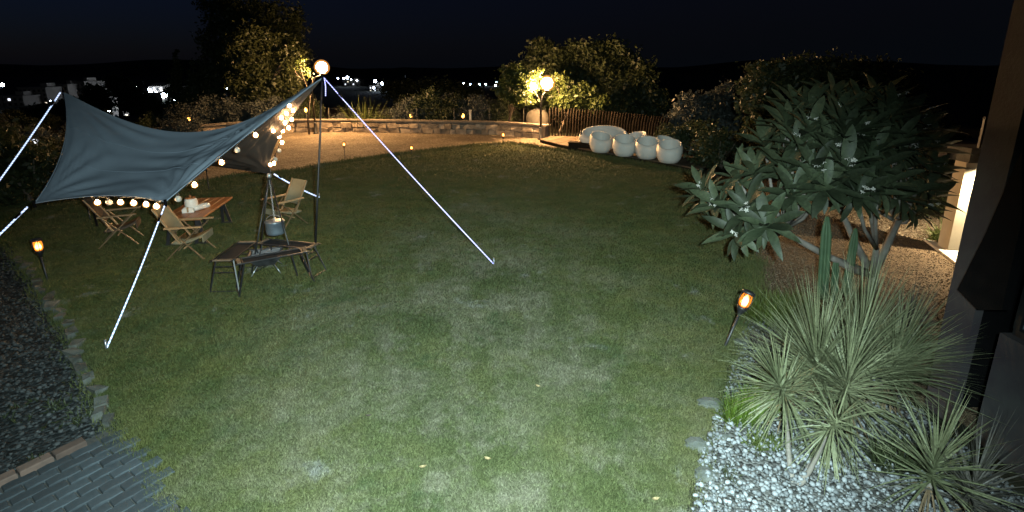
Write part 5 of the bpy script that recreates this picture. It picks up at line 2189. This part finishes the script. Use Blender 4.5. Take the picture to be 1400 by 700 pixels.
def building(label, px0, px1, ptop, pbot, Y, floors, cols, lit, depth=12, rz=0.0, pitched=False, mat=None, group=None):
    c0, c1 = on(px0, ptop, Y), on(px1, ptop, Y)
    w = c1.x - c0.x
    zt = c0.z
    zb = on(px0, pbot, Y).z
    zb = min(zb, gz(c0.x, Y)) - 1
    o = thing('apartment_building', label, 'building', ((c0.x + c1.x) / 2, Y, zb), rz, group=group or 'city buildings below the garden')
    H_ = zt - zb
    b = MB()
    b.box((0, depth / 2, H_ / 2), (w, depth, H_))
    b.build('wall', mat or M['facade'], o)
    b = MB()
    if pitched:
        b.add([(-w / 2 - .4, -.4, H_), (w / 2 + .4, -.4, H_), (w / 2 + .4, depth + .4, H_), (-w / 2 - .4, depth + .4, H_), (-w / 2 - .4, depth / 2, H_ + w * .25), (w / 2 + .4, depth / 2, H_ + w * .25)],
              [(0, 1, 5, 4), (2, 3, 4, 5), (0, 4, 3), (1, 2, 5), (3, 2, 1, 0)])
    else:
        b.box((0, depth / 2, H_ + 0.25), (w + 0.5, depth + 0.5, 0.5))
        b.box((w * .2, depth / 2, H_ + 1.2), (w * .25, depth * .4, 1.5))
    b.build('roof', mat or M['facade'], o)
    vis = zt - on(px0, pbot, Y).z
    fh = vis / floors
    cw = w / cols
    for f in range(floors):
        for c in range(cols):
            x = -w / 2 + cw * (c + .5)
            z = H_ - fh * (f + .5)
            r_ = random.random()
            m_ = M['windark'] if r_ > lit else (M['winwarm'] if r_ < lit * 0.35 else M['winlit'])
            b = MB()
            b.box((x, -0.02, z), (cw * .46, 0.10, fh * .5))
            wd = b.build('window', m_, o)
    for f in range(floors):
        b = MB()
        b.box((0, -.22, H_ - fh * (f + 1) + .1), (w * .99, .44, .16))
        b.build('balcony_slab', mat or M['facade'], o)
    return o


building('pale apartment block at the far left edge, lowest of the row', -12, 28, 133, 152, 190, 3, 6, 0.10, rz=R(10))
building('pale apartment block second from the left edge', 26, 60, 121, 150, 200, 5, 6, 0.08, rz=R(8))
building('pale apartment block directly behind the far tarp peak', 66, 92, 117, 148, 210, 4, 4, 0.15)
building('pale apartment block just right of the far tarp peak', 92, 114, 113, 140, 215, 4, 4, 0.08)
building('dark block with a brightly lit stair tower and windows above the tarp', 150, 180, 131, 162, 140, 4, 4, 0.3)
building('bright gabled house among the strongest city lights', 203, 222, 118, 133, 230, 2, 4, 0.6, pitched=True)
building('pale low block among the strongest city lights', 222, 245, 124, 136, 240, 2, 5, 0.4)
building('distant block in the dark, right of the long rope', 505, 520, 118, 126, 330, 2, 5, 0.55)
building('distant block left of the long rope under the far lights', 470, 492, 110, 117, 420, 2, 6, 0.4)

sl0 = thing('street_lamp', 'x', 'street lamp', (0, 0, 0), group='white street lamps in the city below')
b = MB()
b.tube([(0, 0, 0), (0, 0, 6.4), (0.6, 0, 6.8)], 0.09, 6)
b.build('pole', M['black'], sl0)
b = MB()
b.lathe([(0.05, -.42), (0.34, -.26), (0.42, 0), (0.34, .26), (0.05, .42)], (0.6, 0, 6.8), 10)
b.build('lamp_head', M['citylamp'], sl0)
lamps = [(3, 116, 165, 1.2, 'bright white street lamp at the far left edge of the skyline'), (69, 138, 170, .4, 0), (84, 140, 170, .4, 0), (135, 142, 140, 1.5, 'bright white lamp left of the dark block above the tarp'),
         (145, 152, 135, 2.0, 'large white lamp glowing at the foot of the lit stair tower'), (169, 166, 120, 1.3, 'white lamp just above the tarp, below the dark block'), (186, 117, 230, .9, 0), (203, 124, 225, 2.6, 0), (208, 130, 222, 3.4, 0), (214, 129, 222, 2.8, 0),
         (224, 130, 222, 2.6, 0), (228, 127, 222, 1.4, 0), (238, 137, 200, 1.2, 0), (246, 128, 220, 1.2, 0), (248, 134, 220, .9, 0), (238, 157, 130, .9, 0), (235, 118, 240, .8, 0),
         (321, 116, 240, 1.6, 'white street lamp showing between the tall trees'), (310, 121, 240, .8, 0), (322, 125, 230, .9, 0),
         (462, 107, 420, 1.4, 0), (470, 107, 420, 1.4, 0), (475, 106, 400, 2.2, 0), (480, 109, 420, 1.3, 0), (488, 110, 420, 1.3, 0), (513, 111, 330, 2.0, 'bright lamp right of the long rope in the far city'),
         (523, 114, 320, 2.3, 0), (511, 120, 320, 1.3, 0), (634, 114, 420, .9, 0), (643, 115, 420, .9, 0), (655, 115, 420, 1.2, 0), (664, 115, 420, 1.2, 0), (677, 117, 420, 1.6, 0), (679, 113, 420, 1.3, 0), (12, 158, 150, .3, 0), (44, 156, 155, .3, 0)]  # the final two are added, hidden by shrubs, to brighten the pale facades
first = True
for px, py, Y, s_, lab in lamps:
    p = on(px, py, Y)
    lab = lab or ('small white street lamp near the pale apartment row, some added for facade light' if px < 120 else 'white street lamp in the brightest cluster of city lights above the tarp' if px < 260 else 'small white street lamp showing low between the tall trees' if px < 400 else 'small white street lamp in the far city lights behind the shrubs')
    z = p.z - 6.8 * s_
    loc = (p.x - .6 * s_, p.y, z)
    if first:
        sl0.location = loc
        sl0.scale = (s_,) * 3
        sl0['label'] = lab
        first = False
    else:
        copy_tree(sl0, loc, 0, lab, scale=s_)
# dark trees among the houses
for i, (px, py, Y, rx, rz_, lab) in enumerate(((128, 135, 95, 20, 22, 'dark tree standing in front of the pale blocks, right of the far tarp peak'), (160, 118, 110, 18, 14, 'dark tree above the block with the stair tower'),
                                             (190, 140, 80, 24, 26, 'dark tree right of the block with the stair tower'), (215, 155, 60, 26, 18, 'dark tree below the strongest city lights'), (45, 165, 60, 30, 22, 'dark tree under the pale apartment row'),
                                             (560, 128, 70, 40, 16, 'dark tree in the middle of the far shrubs'), (620, 130, 60, 46, 18, 'dark tree left of the lamp-lit small tree'), (100, 160, 50, 24, 26, 'dark tree directly behind the far tarp peak'),
                                             (15, 180, 40, 30, 26, 'dark tree at the far left under the pale blocks'))):
    k_ = Y / 700
    tree('city_tree', lab, base_at(px, Y), [blob(px + random.uniform(-.5, .5) * rx, py + random.uniform(-.4, .4) * rz_, Y, rx * .6, rz_ * .65) for _ in range(6)], 5200, 0.009 * Y ** 0.8, M['leaf_dark'], 0.004 * Y, group='dark trees between garden and city', limbs=6, clumps=20)
